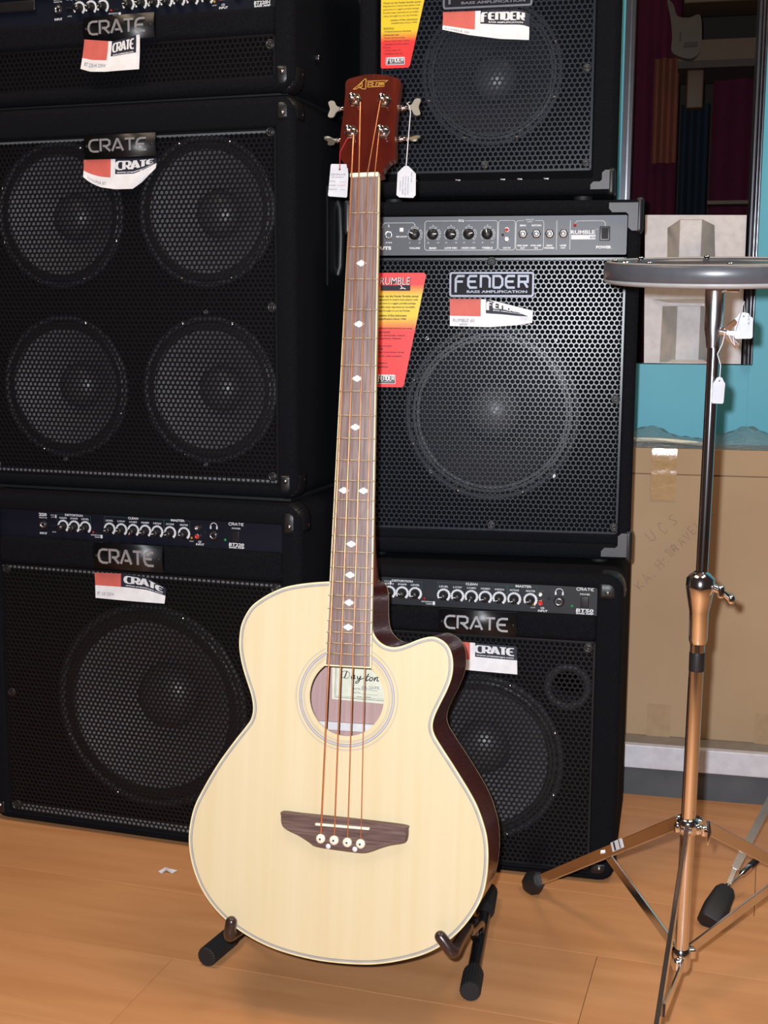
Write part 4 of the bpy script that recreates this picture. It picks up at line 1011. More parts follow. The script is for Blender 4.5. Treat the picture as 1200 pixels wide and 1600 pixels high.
def annulus(mb, r0, r1, y, mt):
    a, b = circ(HC[0], HC[1], r0, 72), circ(HC[0], HC[1], r1, 72); mb.use(mt).loft([[(p[0], y, p[1]) for p in a], [(p[0], y, p[1]) for p in b]], True, smooth=False)
mb = MB()
for r0, r1, mt in ((.0572, .0578, 'purfling'), (.0590, .0596, 'purfling'), (.0618, .0624, 'purfling_dark'), (.0624, .0648, 'rosette_ring'), (.0648, .0654, 'purfling_dark'), (.0688, .0693, 'purfling'), (.0700, .0705, 'purfling')): annulus(mb, r0, r1, -.0004, mt)
part(mb, 'rosette', gt)
# inside: brace and paper label on the back
part(MB().use('insert_white').rbox(-.112, .108, DEP - .010, DEP - .0022, -.7500, -.7385, .001), 'brace', gt)
lb = part(MB().use('label_paper').poly([(-.0487, -.6440), (.060, -.6385), (.062, -.7110), (-.0469, -.7074)], DEP - .0029, DEP - .0023), 'paper_label', gt)
def pxl(x, y): return (-.0487 + (x - 519) * .000927 + (y - 1037) * .0000327, -.6581 + (x - 519) * .0000565 - (y - 1037) * .000896)
mb = MB().use('ink'); yl = DEP - .0032
D = lambda L: [pxl(500 + a / 10, 1020 + b / 10) for a, b in L]
for st, w in (([(350, 310), (335, 350), (335, 395), (360, 385), (400, 400), (440, 395), (468, 350), (455, 305), (400, 283), (350, 300)], .0007), ([(425, 290), (405, 345), (385, 395)], .0017),
              ([(545, 352), (505, 362), (495, 395), (512, 405), (545, 360)], .0013), ([(548, 350), (535, 400), (560, 400)], .0015), ([(590, 365), (592, 405), (612, 408), (645, 365)], .0015), ([(645, 365), (612, 450), (575, 478), (560, 462), (600, 435), (690, 395)], .0012),
              ([(765, 330), (722, 425), (740, 436), (765, 420)], .0016), ([(725, 372), (790, 375)], .0009), ([(812, 385), (782, 405), (780, 438), (808, 438), (832, 405), (815, 386)], .0014), ([(862, 385), (848, 440), (880, 392), (905, 390), (892, 438), (925, 442)], .0014)):
    mb.stroke([(p.x, p.y) for p in crom(D(st), 4)], w, yl)
mb.stroke([pxl(600, 1041.5), pxl(525, 1040), pxl(523.5, 1089), pxl(605, 1095.5)], .0006, yl); mb.stroke([pxl(604, 1042.5), pxl(527, 1042), pxl(525.5, 1087), pxl(605, 1093)], .0003, yl)
mb.text('Model No.', *pxl(557, 1076), .0030, yl, w=.013, rot=1).text('Serial No.', *pxl(557, 1082), .0030, yl, w=.013, rot=1).text('Made in China', *pxl(569, 1089), .0022, yl, w=.020, rot=1)
mb.stroke([pxl(564, 1077.5), pxl(590, 1080)], .0003, yl).stroke([pxl(564, 1084), pxl(590, 1086.5)], .0003, yl)
mb.use('ink_soft').text('EA-20/PK', *pxl(580, 1075), .0045, yl, w=.026, rot=2)
part(mb, 'printing', lb)

# neck, fingerboard
L0 = .864
def fw(z): t = min(1, -z / .6465); return .01965 + .01155 * t, .0024 + .0006 * t      # half width, centre
def fpos(n): return -L0 * (1 - 2 ** (-n / 12))
ZE = -.6500
mb = MB().use('rosewood'); rings = []
for z in (0, -.2, -.4, ZE):
    hw, c = fw(z); hw -= .0012; rings.append([(c - hw, -.0030, z), (c - hw, -.0092, z), (c - hw * .5, -.0101, z), (c, -.0104, z), (c + hw * .5, -.0101, z), (c + hw, -.0092, z), (c + hw, -.0030, z)])
mb.loft(rings, True, True, True, False)
fb = part(mb, 'fingerboard', gt)
for sgn in (-1, 1):
    rings = []
    for z in (0, -.2, -.4, ZE - .0008):
        hw, c = fw(z); a = c + sgn * (hw - .0013); b = c + sgn * hw; rings.append([(a, -.0030, z), (a, -.0094, z), (b, -.0092, z), (b, -.0030, z)])
    part(MB().use('cream').loft(rings, True, True, True, False), 'edge_binding', fb)
hw, c = fw(ZE); part(MB().use('cream').box(c - hw, c + hw, -.0100, -.0030, ZE - .0018, ZE), 'edge_binding', fb)
for i in range(1, 24):
    z = fpos(i); hw, c = fw(z)
    part(MB().use('fret_wire').tube([(c - hw, -.0096, z), (c - hw * .5, -.0106, z), (c, -.0109, z), (c + hw * .5, -.0106, z), (c + hw, -.0096, z)], .0010, 6), 'fret', fb)
def inlay(u, z):
    s = .00165; pts = [(-8.4 * .62, 0), (-3.6, .75), (-3.3, 2.0), (-1.9, 2.0), (-1.5, 3.0), (0, 3.7), (1.5, 3.0), (1.9, 2.0), (3.3, 2.0), (3.6, .75), (8.4 * .62, 0), (3.6, -.75), (3.3, -2.0), (1.9, -2.0), (1.5, -3.0), (0, -3.7), (-1.5, -3.0), (-1.9, -2.0), (-3.3, -2.0), (-3.6, -.75)]
    part(MB().use('pearl').poly([(u + p[0] * .00150, z + p[1] * .00118) for p in pts], -.0107, -.0100), 'inlay', fb)
for n in (3, 5, 7, 9, 15, 17, 19, 21): inlay(.0018, (fpos(n) + fpos(n - 1)) / 2)
z12 = (fpos(12) + fpos(11)) / 2; inlay(-.0108, z12); inlay(.0160, z12)
mb = MB().use('mahogany_neck'); rings = []
for z, d in ((.004, .018), (-.05, .0185), (-.2, .0195), (-.36, .021), (-.44, .023), (-.475, .030), (-.500, .046), (-.518, .066), (-.530, .082), (-.545, .088)):
    hw, c = fw(z); hw -= .0003; r = []
    for k in range(13):
        a = math.pi * k / 12; r.append((c + hw * math.cos(a) * (1 if d < .03 else 1 - (d - .03) * 3.0 * math.sin(a)), -.0030 + (d + .003) * math.sin(a) ** (.85 if d < .03 else .7), z))
    rings.append(r)
mb.loft(rings, True, True, True)
part(mb, 'neck', gt)
part(MB().use('ivory').rbox(-.0178, .0215, -.0125, -.002, .0002, .0058, .0008), 'nut', gt)
# headstock
HS = [(-.0180, .0040), (-.0225, .0117), (-.0290, .0220), (-.0365, .0314), (-.0394, .0440), (-.0397, .0645), (-.0380, .0986), (-.0371, .1254), (-.0373, .1435), (-.0257, .1490), (-.0033, .1522), (.0194, .1490), (.0380, .1420), (.0392, .1300), (.0375, .1050), (.0365, .0800), (.0368, .0609), (.0391, .0309), (.0325, .0256), (.0262, .0185), (.0225, .0105), (.0205, .0040)]
KT = .12
def tilt(z): return -.0005 + KT * max(z, 0) + .004
mb = MB().use('head_veneer'); hs = [(p.x, p.y) for p in crom(HS, 3, True)]
tris = tessellate_polygon([[Vector((p[0], p[1], 0)) for p in hs]])
mb.add([(p[0], tilt(p[1]), p[1]) for p in hs], tris)
mb.use('mahogany_neck').add([(p[0], tilt(p[1]) + .015, p[1]) for p in hs], [tuple(reversed(t)) for t in tris])
mb.loft([[(p[0], tilt(p[1]), p[1]) for p in hs], [(p[0], tilt(p[1]) + .015, p[1]) for p in hs]], True)
hd = part(mb, 'headstock', gt)
mb = MB().use('gold_print'); lg = MB().use('gold_print')
def hl(px, py): return (-.0262 + (px - 270) * (.0479 / 630), .1465 - (py - 150) * .0000645 + (px - 270) * -.0000030)
for st in ([(270, 385), (330, 380), (370, 345), (430, 365), (440, 380), (500, 382)], [(270, 385), (340, 320), (480, 155), (500, 165), (500, 382)], [(370, 330), (430, 240), (435, 320), (395, 345)],
           [(520, 210), (690, 205), (900, 200), (850, 240)], [(540, 335), (540, 245), (625, 240), (640, 265), (600, 290), (545, 290)], [(600, 295), (660, 335)], [(690, 330), (690, 250), (840, 245)],
           [(730, 335), (735, 290), (850, 290)], [(530, 340), (850, 328)], [(740, 270), (840, 268)]):
    lg.stroke([hl(a, b) for a, b in st], .0011, 0)
mb.add([(v[0], tilt(v[2]) - .0006, v[2]) for v in lg.v], lg.f)
part(mb, 'logo', hd)
posts = [(-.0225, .1153, -1, 0, -.0673), (.0191, .1121, 1, 0, .0673), (-.0247, .0693, -1, 84, -.0690), (.0202, .0672, 1, 58, .0673)]
for px_, pz, sx, rk, kx in posts:
    y0 = tilt(pz)
    t = part(MB().use('chrome').lathe([(.0098, 0), (.0098, -.0015), (.0085, -.0030), (.0062, -.0032)], px_, y0, pz, 6, smooth=False).lathe([(.0066, -.002), (.0062, -.0055), (.0046, -.006)], px_, y0, pz, 20).lathe([(.0044, -.003), (.0042, -.010), (.0034, -.0115), (.0046, -.0145), (.0044, -.018), (.0030, -.0185), (.0003, -.016)], px_, y0, pz, 20), 'tuner', gt)
    ex = .0385 * sx; zz = pz - .004
    part(MB().use('chrome').rbox(px_ - .008, px_ + .008, y0 + .015, y0 + .022, pz - .012, pz + .012, .002).tube([(px_ + .004 * sx, y0 + .020, zz), (ex + .002 * sx, y0 + .020, zz)], .0024, 10).lathe([(.0040, sx * 0), (.0044, sx * .002), (.0030, sx * .0045), (.0026, sx * .009), (.0036, sx * .0105)], ex, y0 + .018, zz, 12, axis='x'), 'gear', t)
    K = [(0, 2.2), (3, 2.6), (7, 5.5), (9, 10.5), (12, 13.2), (16.5, 13.0), (18.5, 10.5), (17.5, 6.5), (16.2, 2.5), (15.8, 0), (16.2, -2.5), (17.5, -6.5), (18.5, -10.5), (16.5, -13.0), (12, -13.2), (9, -10.5), (7, -5.5), (3, -2.6), (0, -2.2)]
    kk = [(p.x * .001, p.y * .00088) for p in crom([(a, b) for a, b in K], 2, True)]
    q = MB().use('key_reflection').poly(kk, -.0011, .0011); kb = MB(); ca, sa = math.cos(rad(rk)), math.sin(rad(rk)); x0 = ex + sx * .0085
    kb.use('key_reflection').add([(x0 + sx * v[0], y0 + .018 + v[1] * ca + v[2] * sa * sx, zz + v[2] * ca - v[1] * sa) for v in q.v], q.f)
    part(kb, 'tuning_key', t, bevel=.0006)
# bridge
BR = [(-.0813, -.8479), (-.0543, -.8485), (.0071, -.8495), (.0595, -.8510), (.0888, -.8527), (.0903, -.8575), (.0900, -.8690), (.0862, -.8755), (.0685, -.8800), (.0547, -.8851), (.0406, -.8912), (.0286, -.8936), (.0006, -.8928), (-.0322, -.8908), (-.0426, -.8858), (-.0573, -.8783), (-.0741, -.8719), (-.0812, -.8656), (-.0828, -.8545)]
bp = [(p.x, p.y) for p in crom(BR, 3, True)]
bi = inset(bp, .0022)
mb = MB().use('bridge_wood').loft([[(p[0], 0, p[1]) for p in bp], [(p[0], -.0055, p[1]) for p in bp], [(p[0], -.0080, p[1]) for p in bi]], True)
mb.flat(bi, -.0080); br = part(mb, 'bridge', gt)
part(MB().use('ivory').rbox(-.0335, .0400, -.0120, -.007, -.8615, -.8583, .0009), 'saddle', br)
PIN = [(-.0256, -.8783), (-.0073, -.8787), (.0107, -.8800), (.0286, -.8803)]
for u, z in PIN: part(MB().use('ivory').lathe([(.0052, .002), (.0063, -.001), (.0061, -.0035), (.0040, -.0052), (.0014, -.0056)], u, -.008, z, 20).use('ink').lathe([(.0015, -.0057), (.0003, -.0059)], u, -.008, z, 10), 'bridge_pin', br)
for u, z in ((-.0155, -.8878), (.0207, -.8885)): part(MB().use('pearl').lathe([(.0034, .0005), (.0034, -.0005), (.0003, -.0006)], u, -.008, z, 16), 'inlay_dot', br)
NU = [-.0151, -.0050, .0068, .0168]; PE = [(-.0190, .0640), (-.0125, .1090), (.0155, .1090), (.0166, .0640)]
for k, r in enumerate((.00125, .00105, .00085, .00070)):
    u0, z0 = PIN[k]; sdx = u0 + .0010; ps = [(u0, -.0095, z0 + .0045), (sdx, -.0128, -.8600), (NU[k], -.0132, .0035), (PE[k][0], tilt(PE[k][1]) - .0085, PE[k][1])]
    s_ = part(MB().use('bronze').tube(ps, r, 7), 'string', gt)
    pc = posts[{0: 2, 1: 0, 2: 1, 3: 3}[k]]
    part(MB().use('chrome_soft' if k in (0, 3) else 'bronze').lathe([(.0050, -.0095), (.0053, -.0085), (.0050, -.0075)], pc[0], tilt(pc[1]), pc[1], 16), 'winding', s_)

# tags hanging from the headstock
def gloc(x, y, z): return GO + GU * x - GN * y + GV * z
def hang(name, pts, th, base, label, cat, cord_pts, cord_mat, writing, group=None, hole_at=None):
    """flat card given in the guitar frame, built at its own place"""
    b = gloc(*base); o = bpy.data.objects.new(name, None); COL.objects.link(o)
    M_ = GM.copy(); M_.translation = b; o.matrix_world = M_; tag(o, label, cat, group)
    P = [(p[0] - base[0], p[1] - base[2]) for p in pts]
    cdp = part(MB().use('tag_white').poly(P, 0, th, smooth_side=False), 'card', o)
    mb = MB(); writing(mb, base); part(mb, 'printing', cdp)
    if hole_at: part(MB().use('ink').lathe([(.0014, -.0003), (.0002, -.0004)], hole_at[0] - base[0], 0, hole_at[1] - base[2], 10), 'eyelet', cdp)
    part(MB().use(cord_mat).tube([(a - base[0], y - base[1], c - base[2]) for a, y, c in cord_pts], .00065, 6), 'cord', o)
    return o
def wr_cert(mb, b):
    mb.use('tag_ink'); f = lambda s, x, z, h, w: mb.text(s, x - b[0], z - b[2], h, -.0004, w=w, rot=-3)
    f('CERTIFICATE', -.0395, .0100, .0023, .021); f('OF QUALITY', -.0395, .0062, .0023, .017); f('MODEL', -.0465, .0010, .0018, .009); f('CONTROL', -.0465, -.0045, .0018, .010); f('INSPECTOR', -.0462, -.0100, .0018, .012)
    mb.stroke([(-.0375 - b[0], .0000 - b[2]), (-.0290 - b[0], -.0004 - b[2])], .0003, -.0004); mb.stroke([(-.0355 - b[0], -.0110 - b[2]), (-.0290 - b[0], -.0113 - b[2])], .0003, -.0004)
    mb.use('card_red').stroke([(-.0400 - b[0], -.0050 - b[2]), (-.0285 - b[0], -.0053 - b[2])], .0005, -.0004)
yc = .006
hang('quality_tag', [(-.0503, .0238), (-.0490, .0250), (-.0285, .0240), (-.0262, .0180), (-.0250, .0100), (-.0256, -.0205), (-.0270, -.0218), (-.0512, -.0193), (-.0527, -.0180)], .0006, (-.0390, yc, -.0219),
     'white certificate tag on red cord hanging left of the guitar nut', 'tag',
     [(-.0268, tilt(.0589) - .006, .0589), (-.0285, .004, .0570), (-.0375, .0045, .0400), (-.0372, .0052, .0171)], 'red_cord', wr_cert, hole_at=(-.0374, .0171))
yp = .001
def wr_price(mb, b):
    mb.use('tag_ink')
    for i, (s, l, x) in enumerate((('99.00', .013, .0640), ('ACOUSTIC BASS', .024, .0595), ('NATURAL CUTAWAY', .027, .0560), ('SERIE 4 STRING', .024, .0525), ('CODIGO', .014, .0488))):
        mb.text(s, x - b[0], -.0070 + (.008 if i == 0 else -.003) - b[2], .0018, -.0004, w=l, rot=90)
hang('price_tag', [(.0445, .0080), (.0490, .0125), (.0530, .0160), (.0560, .0168), (.0590, .0162), (.0640, .0115), (.0695, .0055), (.0702, -.0230), (.0670, -.0268), (.0480, -.0255), (.0440, -.0222)], .0006, (.0570, yp, -.0268),
     'white price tag on white cord hanging right of the guitar headstock', 'tag',
     [(.0500, .033, .1150), (.0480, .026, .1100), (.0525, .022, .1060), (.0555, .018, .0950), (.0562, .006, .0500), (.0560, yp - .0005, .0150)], 'white_cord', wr_price)

# ------------------------------------------------------------------ guitar stand
gs = empty('guitar_stand', (0, 1.75, 0), 0, 'low black tubular guitar stand under the bass guitar with ribbed rubber feet', 'guitar stand')
SB = Vector((0, 1.75, 0))
def sp_(p): return tuple(Vector(p) - SB)
def grip(a, b, r=.0148):
    a, b = Vector(a), Vector(b); d = (b - a).normalized(); up = d.orthogonal().normalized(); sd_ = d.cross(up); n = 44
    def ring(p, k): return [tuple(p + (up * math.cos(2 * math.pi * i / n) + sd_ * math.sin(2 * math.pi * i / n)) * (k * (1 if i % 2 else .93)) - SB) for i in range(n)]
    mb = MB().use('rubber').loft([ring(a, r * .25), ring(a, r * .9), ring(a + d * .002, r), ring(a + (b - a) * .80, r), ring(a + (b - a) * .93, r * .80), ring(b, r * .72)], True, True, True, False)
    return part(mb, 'rubber_foot', gs)
Rf, Rb = (.1215, 1.612, .0150), (.1730, 1.925, .0150)
Lf, Lb = (-.2560, 1.704, .0150), (-.1370, 1.965, .0150)
for a, b in ((Rf, Rb), (Lf, Lb)):
    part(MB().use('tube_black').tube([sp_(Vector(a).lerp(Vector(b), .05)), sp_(Vector(a).lerp(Vector(b), .95))], .0098, 14), 'base_tube', gs)
    grip(a, Vector(a).lerp(Vector(b), .30 if a is Lf else .20)); grip(b, Vector(b).lerp(Vector(a), .28))
part(MB().use('tube_black').tube([sp_(Vector(Lf).lerp(Vector(Lb), .70)), sp_(Vector(Rf).lerp(Vector(Rb), .64))], .0090, 12), 'cross_tube', gs)
def arm(pts_local, tube_pt, peg, lab):
    mb = MB().use('tube_black'); W_ = [tube_pt, tuple(Vector(tube_pt) + Vector((0, -.012, .028)))] + [tuple(gloc(*p)) for p in pts_local]
    pts = crom(W_, 5); part(mb.tube([tuple(p - SB) for p in pts], .0058, 10), 'support_arm', gs)
    P = [gloc(*p) for p in peg]; q = crom(P, 5); rr_ = [.0078] * len(q); rr_[0] = .006; dd = (q[-1] - q[-2]).normalized()
    e0 = q[-1].copy()
    for a in (20, 40, 58, 74, 86): q.append(e0 + dd * .0078 * math.sin(rad(a))); rr_.append(.0078 * math.cos(rad(a)))
    part(MB().use('peg_brown').tube([tuple(p - SB) for p in q], rr_, 14), 'support_peg', gs)
arm([(.155, .135, -1.022), (.1560, .105, -1.0060), (.1560, .02, -1.0025), (.1560, -.012, -1.0025)], Vector(Rf).lerp(Vector(Rb), .50), [(.1560, .100, -1.0050), (.1560, .03, -1.0050), (.1570, -.010, -1.0050), (.1540, -.0175, -1.0030), (.1460, -.0185, -.9930), (.1400, -.0180, -.9865)], 'r')
arm([(-.145, .135, -1.032), (-.1450, .105, -1.0215), (-.1450, .02, -1.0190), (-.1450, -.008, -1.0180)], Vector(Lf).lerp(Vector(Lb), .34), [(-.1450, .060, -1.0185), (-.1450, .03, -1.0180), (-.1455, -.008, -1.0170), (-.1450, -.0155, -1.0120), (-.1435, -.0175, -1.0040), (-.1425, -.0172, -.9965)], 'l')
b0 = Vector(Rf).lerp(Vector(Rb), .46)
part(MB().use('tube_black').bar(sp_(b0 + Vector((-.004, -.002, .004))), sp_(b0 + Vector((-.018, .012, .040))), .016, .006).use('silver').lathe([(.004, 0), (.003, -.003), (.0003, -.004)], *sp_(b0 + Vector((-.006, -.012, .018))), 10), 'bracket', gs)

# ------------------------------------------------------------------ chrome drum stand, practice pad, tags
PX, PY = .390, 1.520
ds = empty('drum_stand', (PX, PY, 0), 0, 'chrome tripod drum stand at the right edge carrying the grey pad', 'drum stand')
part(MB().use('chrome').tube([(-.003, 0, .108), (-.001, 0, .30), (.002, 0, .600)], .0092, 20), 'lower_tube', ds)
part(MB().use('chrome').tube([(.002, 0, .560), (.004, 0, .75), (.0055, 0, .945)], .0073, 20), 'upper_tube', ds)
cl = part(MB().use('chrome').lathe([(.0098, .535), (.0115, .540), (.0118, .575), (.0150, .592), (.0175, .606), (.0170, .618), (.0110, .624), (.0080, .626)], .0015, 0, 0, 24, axis='z'), 'height_clamp', ds)
part(MB().use('chrome').tube([(.014, -.004, .608), (.026, -.010, .603)], .0052, 12).rbox(.020, .028, -.016, -.006, .595, .611, .003).tube([(.026, -.011, .603), (.036, -.013, .594)], [.0032, .0048], 10).rbox(.032, .041, -.018, -.010, .588, .600, .004), 'wing_screw', cl)
part(MB().use('plastic_black').lathe([(.0094, .500), (.0096, .502), (.0096, .522), (.0094, .524)], .0012, 0, 0, 20, axis='z'), 'sleeve', ds, label='dark sleeve below the clamp')
bk = part(MB().use('chrome_soft').loft([[(x, y, z) for x, y in rrect(.004 - w, .004 + w, -d, d, r, 6)] for z, w, d, r in ((.900, .0074, .0074, .0072), (.910, .0085, .0085, .0082), (.922, .0105, .0100, .0095), (.935, .0112, .0110, .0105), (.970, .0115, .0112, .0108), (.9735, .0105, .0102, .010))], True, True, True), 'top_bracket', ds)
part(MB().use('chrome').rbox(.012, .030, -.013, .004, .9655, .9705, .002), 'tilt_plate', bk)
part(MB().use('chrome_soft').tube([(.010, -.004, .920), (.019, -.008, .918)], .0050, 12)
     .bar((.016, -.010, .9215), (.0275, -.013, .9320), .0062, .0022, (0, -.3, 1)).bar((.018, -.010, .9180), (.0310, -.014, .9170), .0042, .0030).bar((.017, -.010, .9150), (.0300, -.013, .9020), .0064, .0022, (0, -.3, 1)), 'wing_nut', bk, label='chrome wing nut under the pad')
# hubs and legs
hz, lz = .300, .118
hub = part(MB().use('chrome').lathe([(.0100, hz - .014), (.0135, hz - .012), (.0140, hz + .002), (.0115, hz + .006), (.0100, hz + .007)], -.001, 0, 0, 20, axis='z'), 'upper_hub', ds)
lhub = part(MB().use('chrome').lathe([(.0030, lz - .020), (.0100, lz - .018), (.0120, lz - .012), (.0125, lz + .008), (.0100, lz + .012)], -.003, 0, 0, 20, axis='z'), 'lower_hub', ds)
part(MB().use('chrome').tube([(.010, -.008, hz - .004), (.021, -.020, hz - .004)], .0035, 10).tube([(.019, -.022, hz - .020), (.021, -.020, hz - .004), (.0195, -.017, hz + .010)], [.0020, .0034, .0020], 8).rbox(.012, .022, -.018, -.008, hz - .012, hz + .002, .003), 'wing_screw', hub)
mb = MB().use('chrome')
for k in range(5): a = .7 + 1.25 * k; mb.lathe([(.0042, -.007), (.0046, 0), (.003, .0045), (.0004, .006)], .0135 * math.cos(a) - .001, .0135 * math.sin(a), hz - .004, 10, axis='z')
part(mb, 'lug', hub)
for ang, ln in ((108.3, .472), (38.0, .515), (249.6, .478)):
    c, s = math.cos(rad(ang)), math.sin(rad(ang)); d = Vector((c, s, 0)); nrm = Vector((-s, c, 0))
    top = d * .022 + Vector((0, 0, hz - .002)); ft = d * (ln - .03) + Vector((0, 0, .024)); low = d * .020 + Vector((-.003, 0, lz)); mid = top.lerp(ft, .47)
    q = MB().use('chrome').bar(top - d * .008, ft, .0165, .0056)
    leg = part(q, 'leg', ds, bevel=.0008)
    bo = nrm * (.0048 if ang != 108.3 else -.0048)
    part(MB().use('chrome').bar(low + bo, mid + bo - Vector((0, 0, .004)), .0145, .0030), 'brace', leg, bevel=.0006)
    e = (ft - top).normalized(); U_ = nrm.cross(e)
    def oct_(p, w, h): return [tuple(p + nrm * (w * math.cos(a)) + U_ * (h * math.sin(a))) for a in [math.pi / 4 * (k + .5) for k in range(8)]]
    part(MB().use('rubber').loft([oct_(ft - e * .016, .0105, .0130), oct_(ft + e * .000, .0150, .0180), oct_(ft + e * .014, .0165, .0205), oct_(ft + e * .026, .0150, .0170), oct_(ft + e * .032, .009, .010)], True, True, True), 'rubber_foot', leg)
    for p in ((top, mid) if ang != 249.6 else (top,)): part(MB().use('chrome').tube([p - nrm * .0066, p + nrm * .0066], .0036, 10), 'rivet', leg)
    part(MB().use('chrome').rbox(low.x - .006, low.x + .006, low.y - .006, low.y + .006, low.z - .008, low.z + .006, .003), 'pivot', leg)
    if ang == 108.3:
        part(MB().use('card_white').bar(top.lerp(ft, .33) + nrm * .0033, top.lerp(ft, .40) + nrm * .0033, .013, .0004).use('ink').bar(top.lerp(ft, .345) + nrm * .0036, top.lerp(ft, .35) + nrm * .0036, .012, .0002).bar(top.lerp(ft, .375) + nrm * .0036, top.lerp(ft, .385) + nrm * .0036, .012, .0002), 'sticker', leg)

pad = bpy.data.objects.new('practice_pad', None); COL.objects.link(pad)
pad.matrix_world = Matrix.Translation((PX + .0055, PY, .9765)) @ Matrix.Rotation(rad(4.6), 4, 'X') @ Matrix.Rotation(rad(-.9), 4, 'Y')
tag(pad, 'grey round practice pad with metal lugs on top of the chrome stand', 'drum pad')
PR = .1330
part(MB().use('pad_grey').lathe([(PR - .004, .004), (PR, .006), (PR, .0235), (PR - .002, .0255), (PR - .010, .0255), (PR - .012, .022)], 0, 0, 0, 72, axis='z'), 'shell', pad)
part(MB().use('pad_rim').lathe([(.02, 0), (PR - .008, 0), (PR - .001, .002), (PR + .0005, .0045), (PR - .001, .0068)], 0, 0, 0, 72, axis='z', cap0=True), 'lower_rim', pad)
part(MB().use('pad_grey').lathe([(PR - .012, .022), (PR - .030, .0225), (.0003, .0225)], 0, 0, 0, 72, axis='z'), 'playing_surface', pad)
part(MB().use('pad_rim').lathe([(PR - .0055, .0254), (PR - .0045, .0270), (PR - .0030, .0254)], 0, 0, 0, 72, axis='z'), 'upper_rim', pad)
for k in range(8):
    a = rad(-98 + 45 * k); part(MB().use('chrome').lathe([(.0040, .0250), (.0038, .0275), (.0022, .0290), (.0003, .0292)], (PR - .013) * math.cos(a), (PR - .013) * math.sin(a), 0, 12, axis='z'), 'lug_screw', pad)
a = rad(196); part(MB().use('chrome').lathe([(.006, .0250), (.0052, .0275), (.002, .0290), (.0003, .0292)], (PR - .013) * math.cos(a), (PR - .013) * math.sin(a), 0, 14, axis='z'), 'lug_screw', pad)

def stag(loc, yaw, roll, label, pts, cord, wr=None, grp=None):
    o = bpy.data.objects.new('price_tag', None); COL.objects.link(o); o.location = loc; o.rotation_euler = (0, rad(roll), rad(yaw)); tag(o, label, 'tag', grp)
    c_ = part(MB().use('tag_white').poly(pts, 0, .0006, smooth_side=False), 'card', o)
    part(MB().use('ink').lathe([(.0009, -.0003), (.0001, -.0004)], 0, 0, max(p[1] for p in pts) - .005, 8), 'eyelet', c_)
    if wr: mb = MB().use('tag_ink'); mb.text(wr, .006, .022, .0024, -.0004, w=.012, rot=90); part(mb, 'printing', c_)
    R_ = o.matrix_basis.inverted() if False else Matrix.LocRotScale(Vector(loc), o.rotation_euler, None).inverted()
    part(MB().use('white_cord').tube([tuple(R_ @ Vector(p)) for p in cord], .0006, 6), 'cord', o)
    return o
T = [(-.0072, .0015), (-.0060, 0), (.0060, 0), (.0072, .0015), (.0074, .024), (.0052, .027), (.0035, .0305), (0, .032), (-.0035, .0305), (-.0052, .027), (-.0074, .024)]
stag((PX + .0075, PY - .020, .8345), 3, 2, 'small white price tag hanging low in front of the chrome pole', T,
     [(PX + .020, PY - .012, .920), (PX + .013, PY - .018, .918), (PX + .011, PY - .0165, .905), (PX + .006, PY - .0155, .893), (PX + .010, PY - .017, .880), (PX + .0085, PY - .021, .8625)])
T2 = [(-.0105, .0015), (-.009, 0), (.009, 0), (.0105, .0015), (.0108, .024), (.0075, .0265), (.0055, .0300), (0, .0315), (-.0055, .0300), (-.0075, .0265), (-.0108, .024)]
stag((PX + .0400, PY - .002, .9110), -8, -2, 'white price tag beside the wing nut under the grey pad', T2,
     [(PX + .0165, PY - .014, .920), (PX + .022, PY - .017, .908), (PX + .0260, PY - .017, .902), (PX + .024, PY - .015, .912), (PX + .036, PY - .012, .955), (PX + .0400, PY - .0045, .9380)], '4,50')

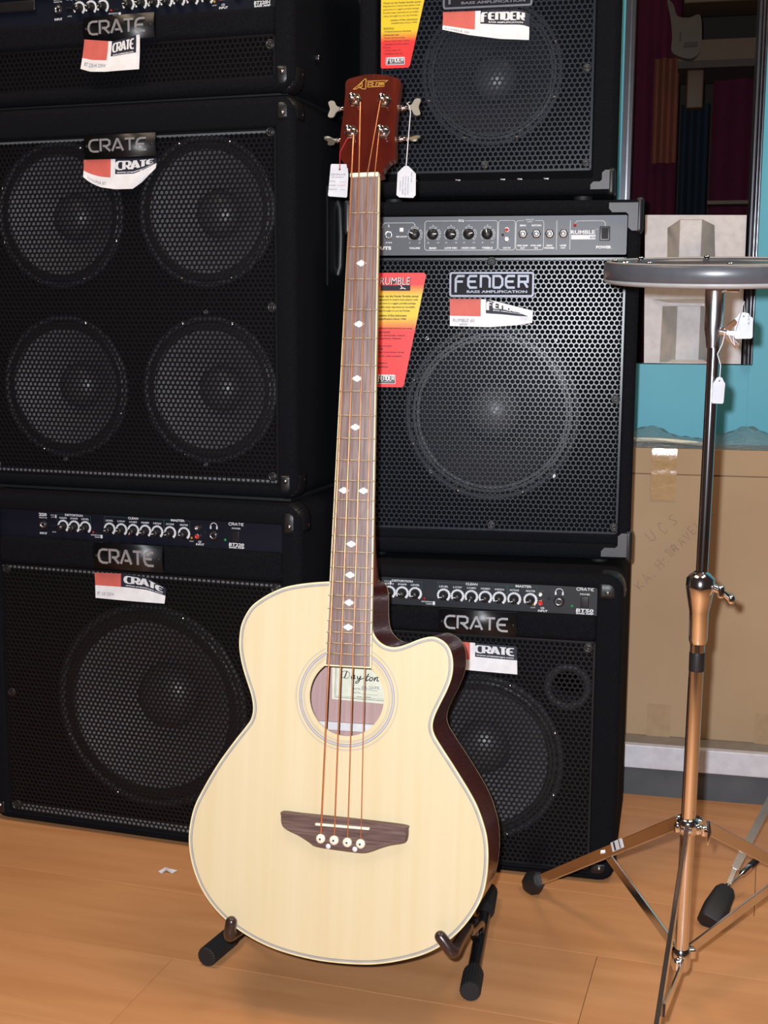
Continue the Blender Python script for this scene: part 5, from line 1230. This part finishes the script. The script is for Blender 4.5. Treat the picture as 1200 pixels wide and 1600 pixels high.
# second stand leg lying in from the right edge
FT = Vector((.5115, 1.834, .0)); sl = empty('stand_leg', tuple(FT), 0, 'chrome stand leg with a black rubber foot reaching in from the right edge', 'stand leg')
d = Vector((.128, .164, .103)).normalized()
vw = (FT - Vector((0, 0, .93))).normalized(); up = vw.cross(d); n0 = up.normalized(); u0 = d.cross(n0)
def sq(p, a, b): return [tuple(p + n0 * x + u0 * z) for x, z in rrect(-a, a, -b, b, min(a, b) * .55, 3)]
b0 = Vector((.003, .003, .0175))
part(MB().use('rubber').loft([sq(b0 - d * .016, .0150, .0150), sq(b0 - d * .013, .0185, .0165), sq(b0 + d * .010, .0200, .0175), sq(b0 + d * .045, .0165, .0150), sq(b0 + d * .056, .0110, .0100), sq(b0 + d * .059, .0060, .0055)], True, True, True), 'rubber_foot', sl)
part(MB().use('chrome_soft').tube([tuple(b0 + d * .056), tuple(b0 + d * .064)], .0048, 12).bar(b0 + d * .062, b0 + d * .100 - n0 * .003, .007, .0018, up).bar(b0 + d * .098 - n0 * .003, b0 + d * .50 - n0 * .004, .0125, .0022, up), 'leg', sl)
sp0 = b0 + d * .062; d2 = (d * 1.0 + n0 * -.62).normalized() if n0.x < 0 else (d + n0 * .62).normalized()
d2 = (Vector((.165, .150, .050))).normalized()
part(MB().use('chrome').tube([tuple(sp0), tuple(sp0 + d2 * .036)], .0016, 8).tube([tuple(sp0 + d2 * .034), tuple(sp0 + d2 * .040), tuple(sp0 + d2 * .066)], [.002, .0052, .0052], 12).use('plastic_black').tube([tuple(sp0 + d2 * .064), tuple(sp0 + d2 * .084)], .0056, 12), 'spike', sl)

# scraps on the floor
mb = MB().use('wax_paper')
pts = [(-.017, 0, .0010), (-.006, .010, .0040), (.004, .008, .002), (.016, .001, .0025), (.008, -.008, .0008), (-.002, -.004, .0055), (-.010, -.008, .001)]
mb.add(pts + [(p[0] * .9, p[1] * .9, max(.0002, p[2] - .0008)) for p in pts], [(0, 1, 6), (1, 5, 6), (1, 2, 5), (2, 4, 5), (2, 3, 4), (13, 8, 7), (13, 12, 8), (12, 9, 8), (12, 11, 9), (11, 10, 9)])
o = mb.build('paper_scrap'); o.location = (-.3655, 2.022, 0); tag(o, 'small crumpled white paper scrap on the floor before the left amplifier', 'paper scrap')
o = MB().use('wax_paper').rbox(-.002, .002, -.002, .002, 0, .003, .001).build('paper_crumb'); o.location = (-.268, 1.731, 0); tag(o, 'tiny white crumb on the floor near the left stand foot', 'crumb')
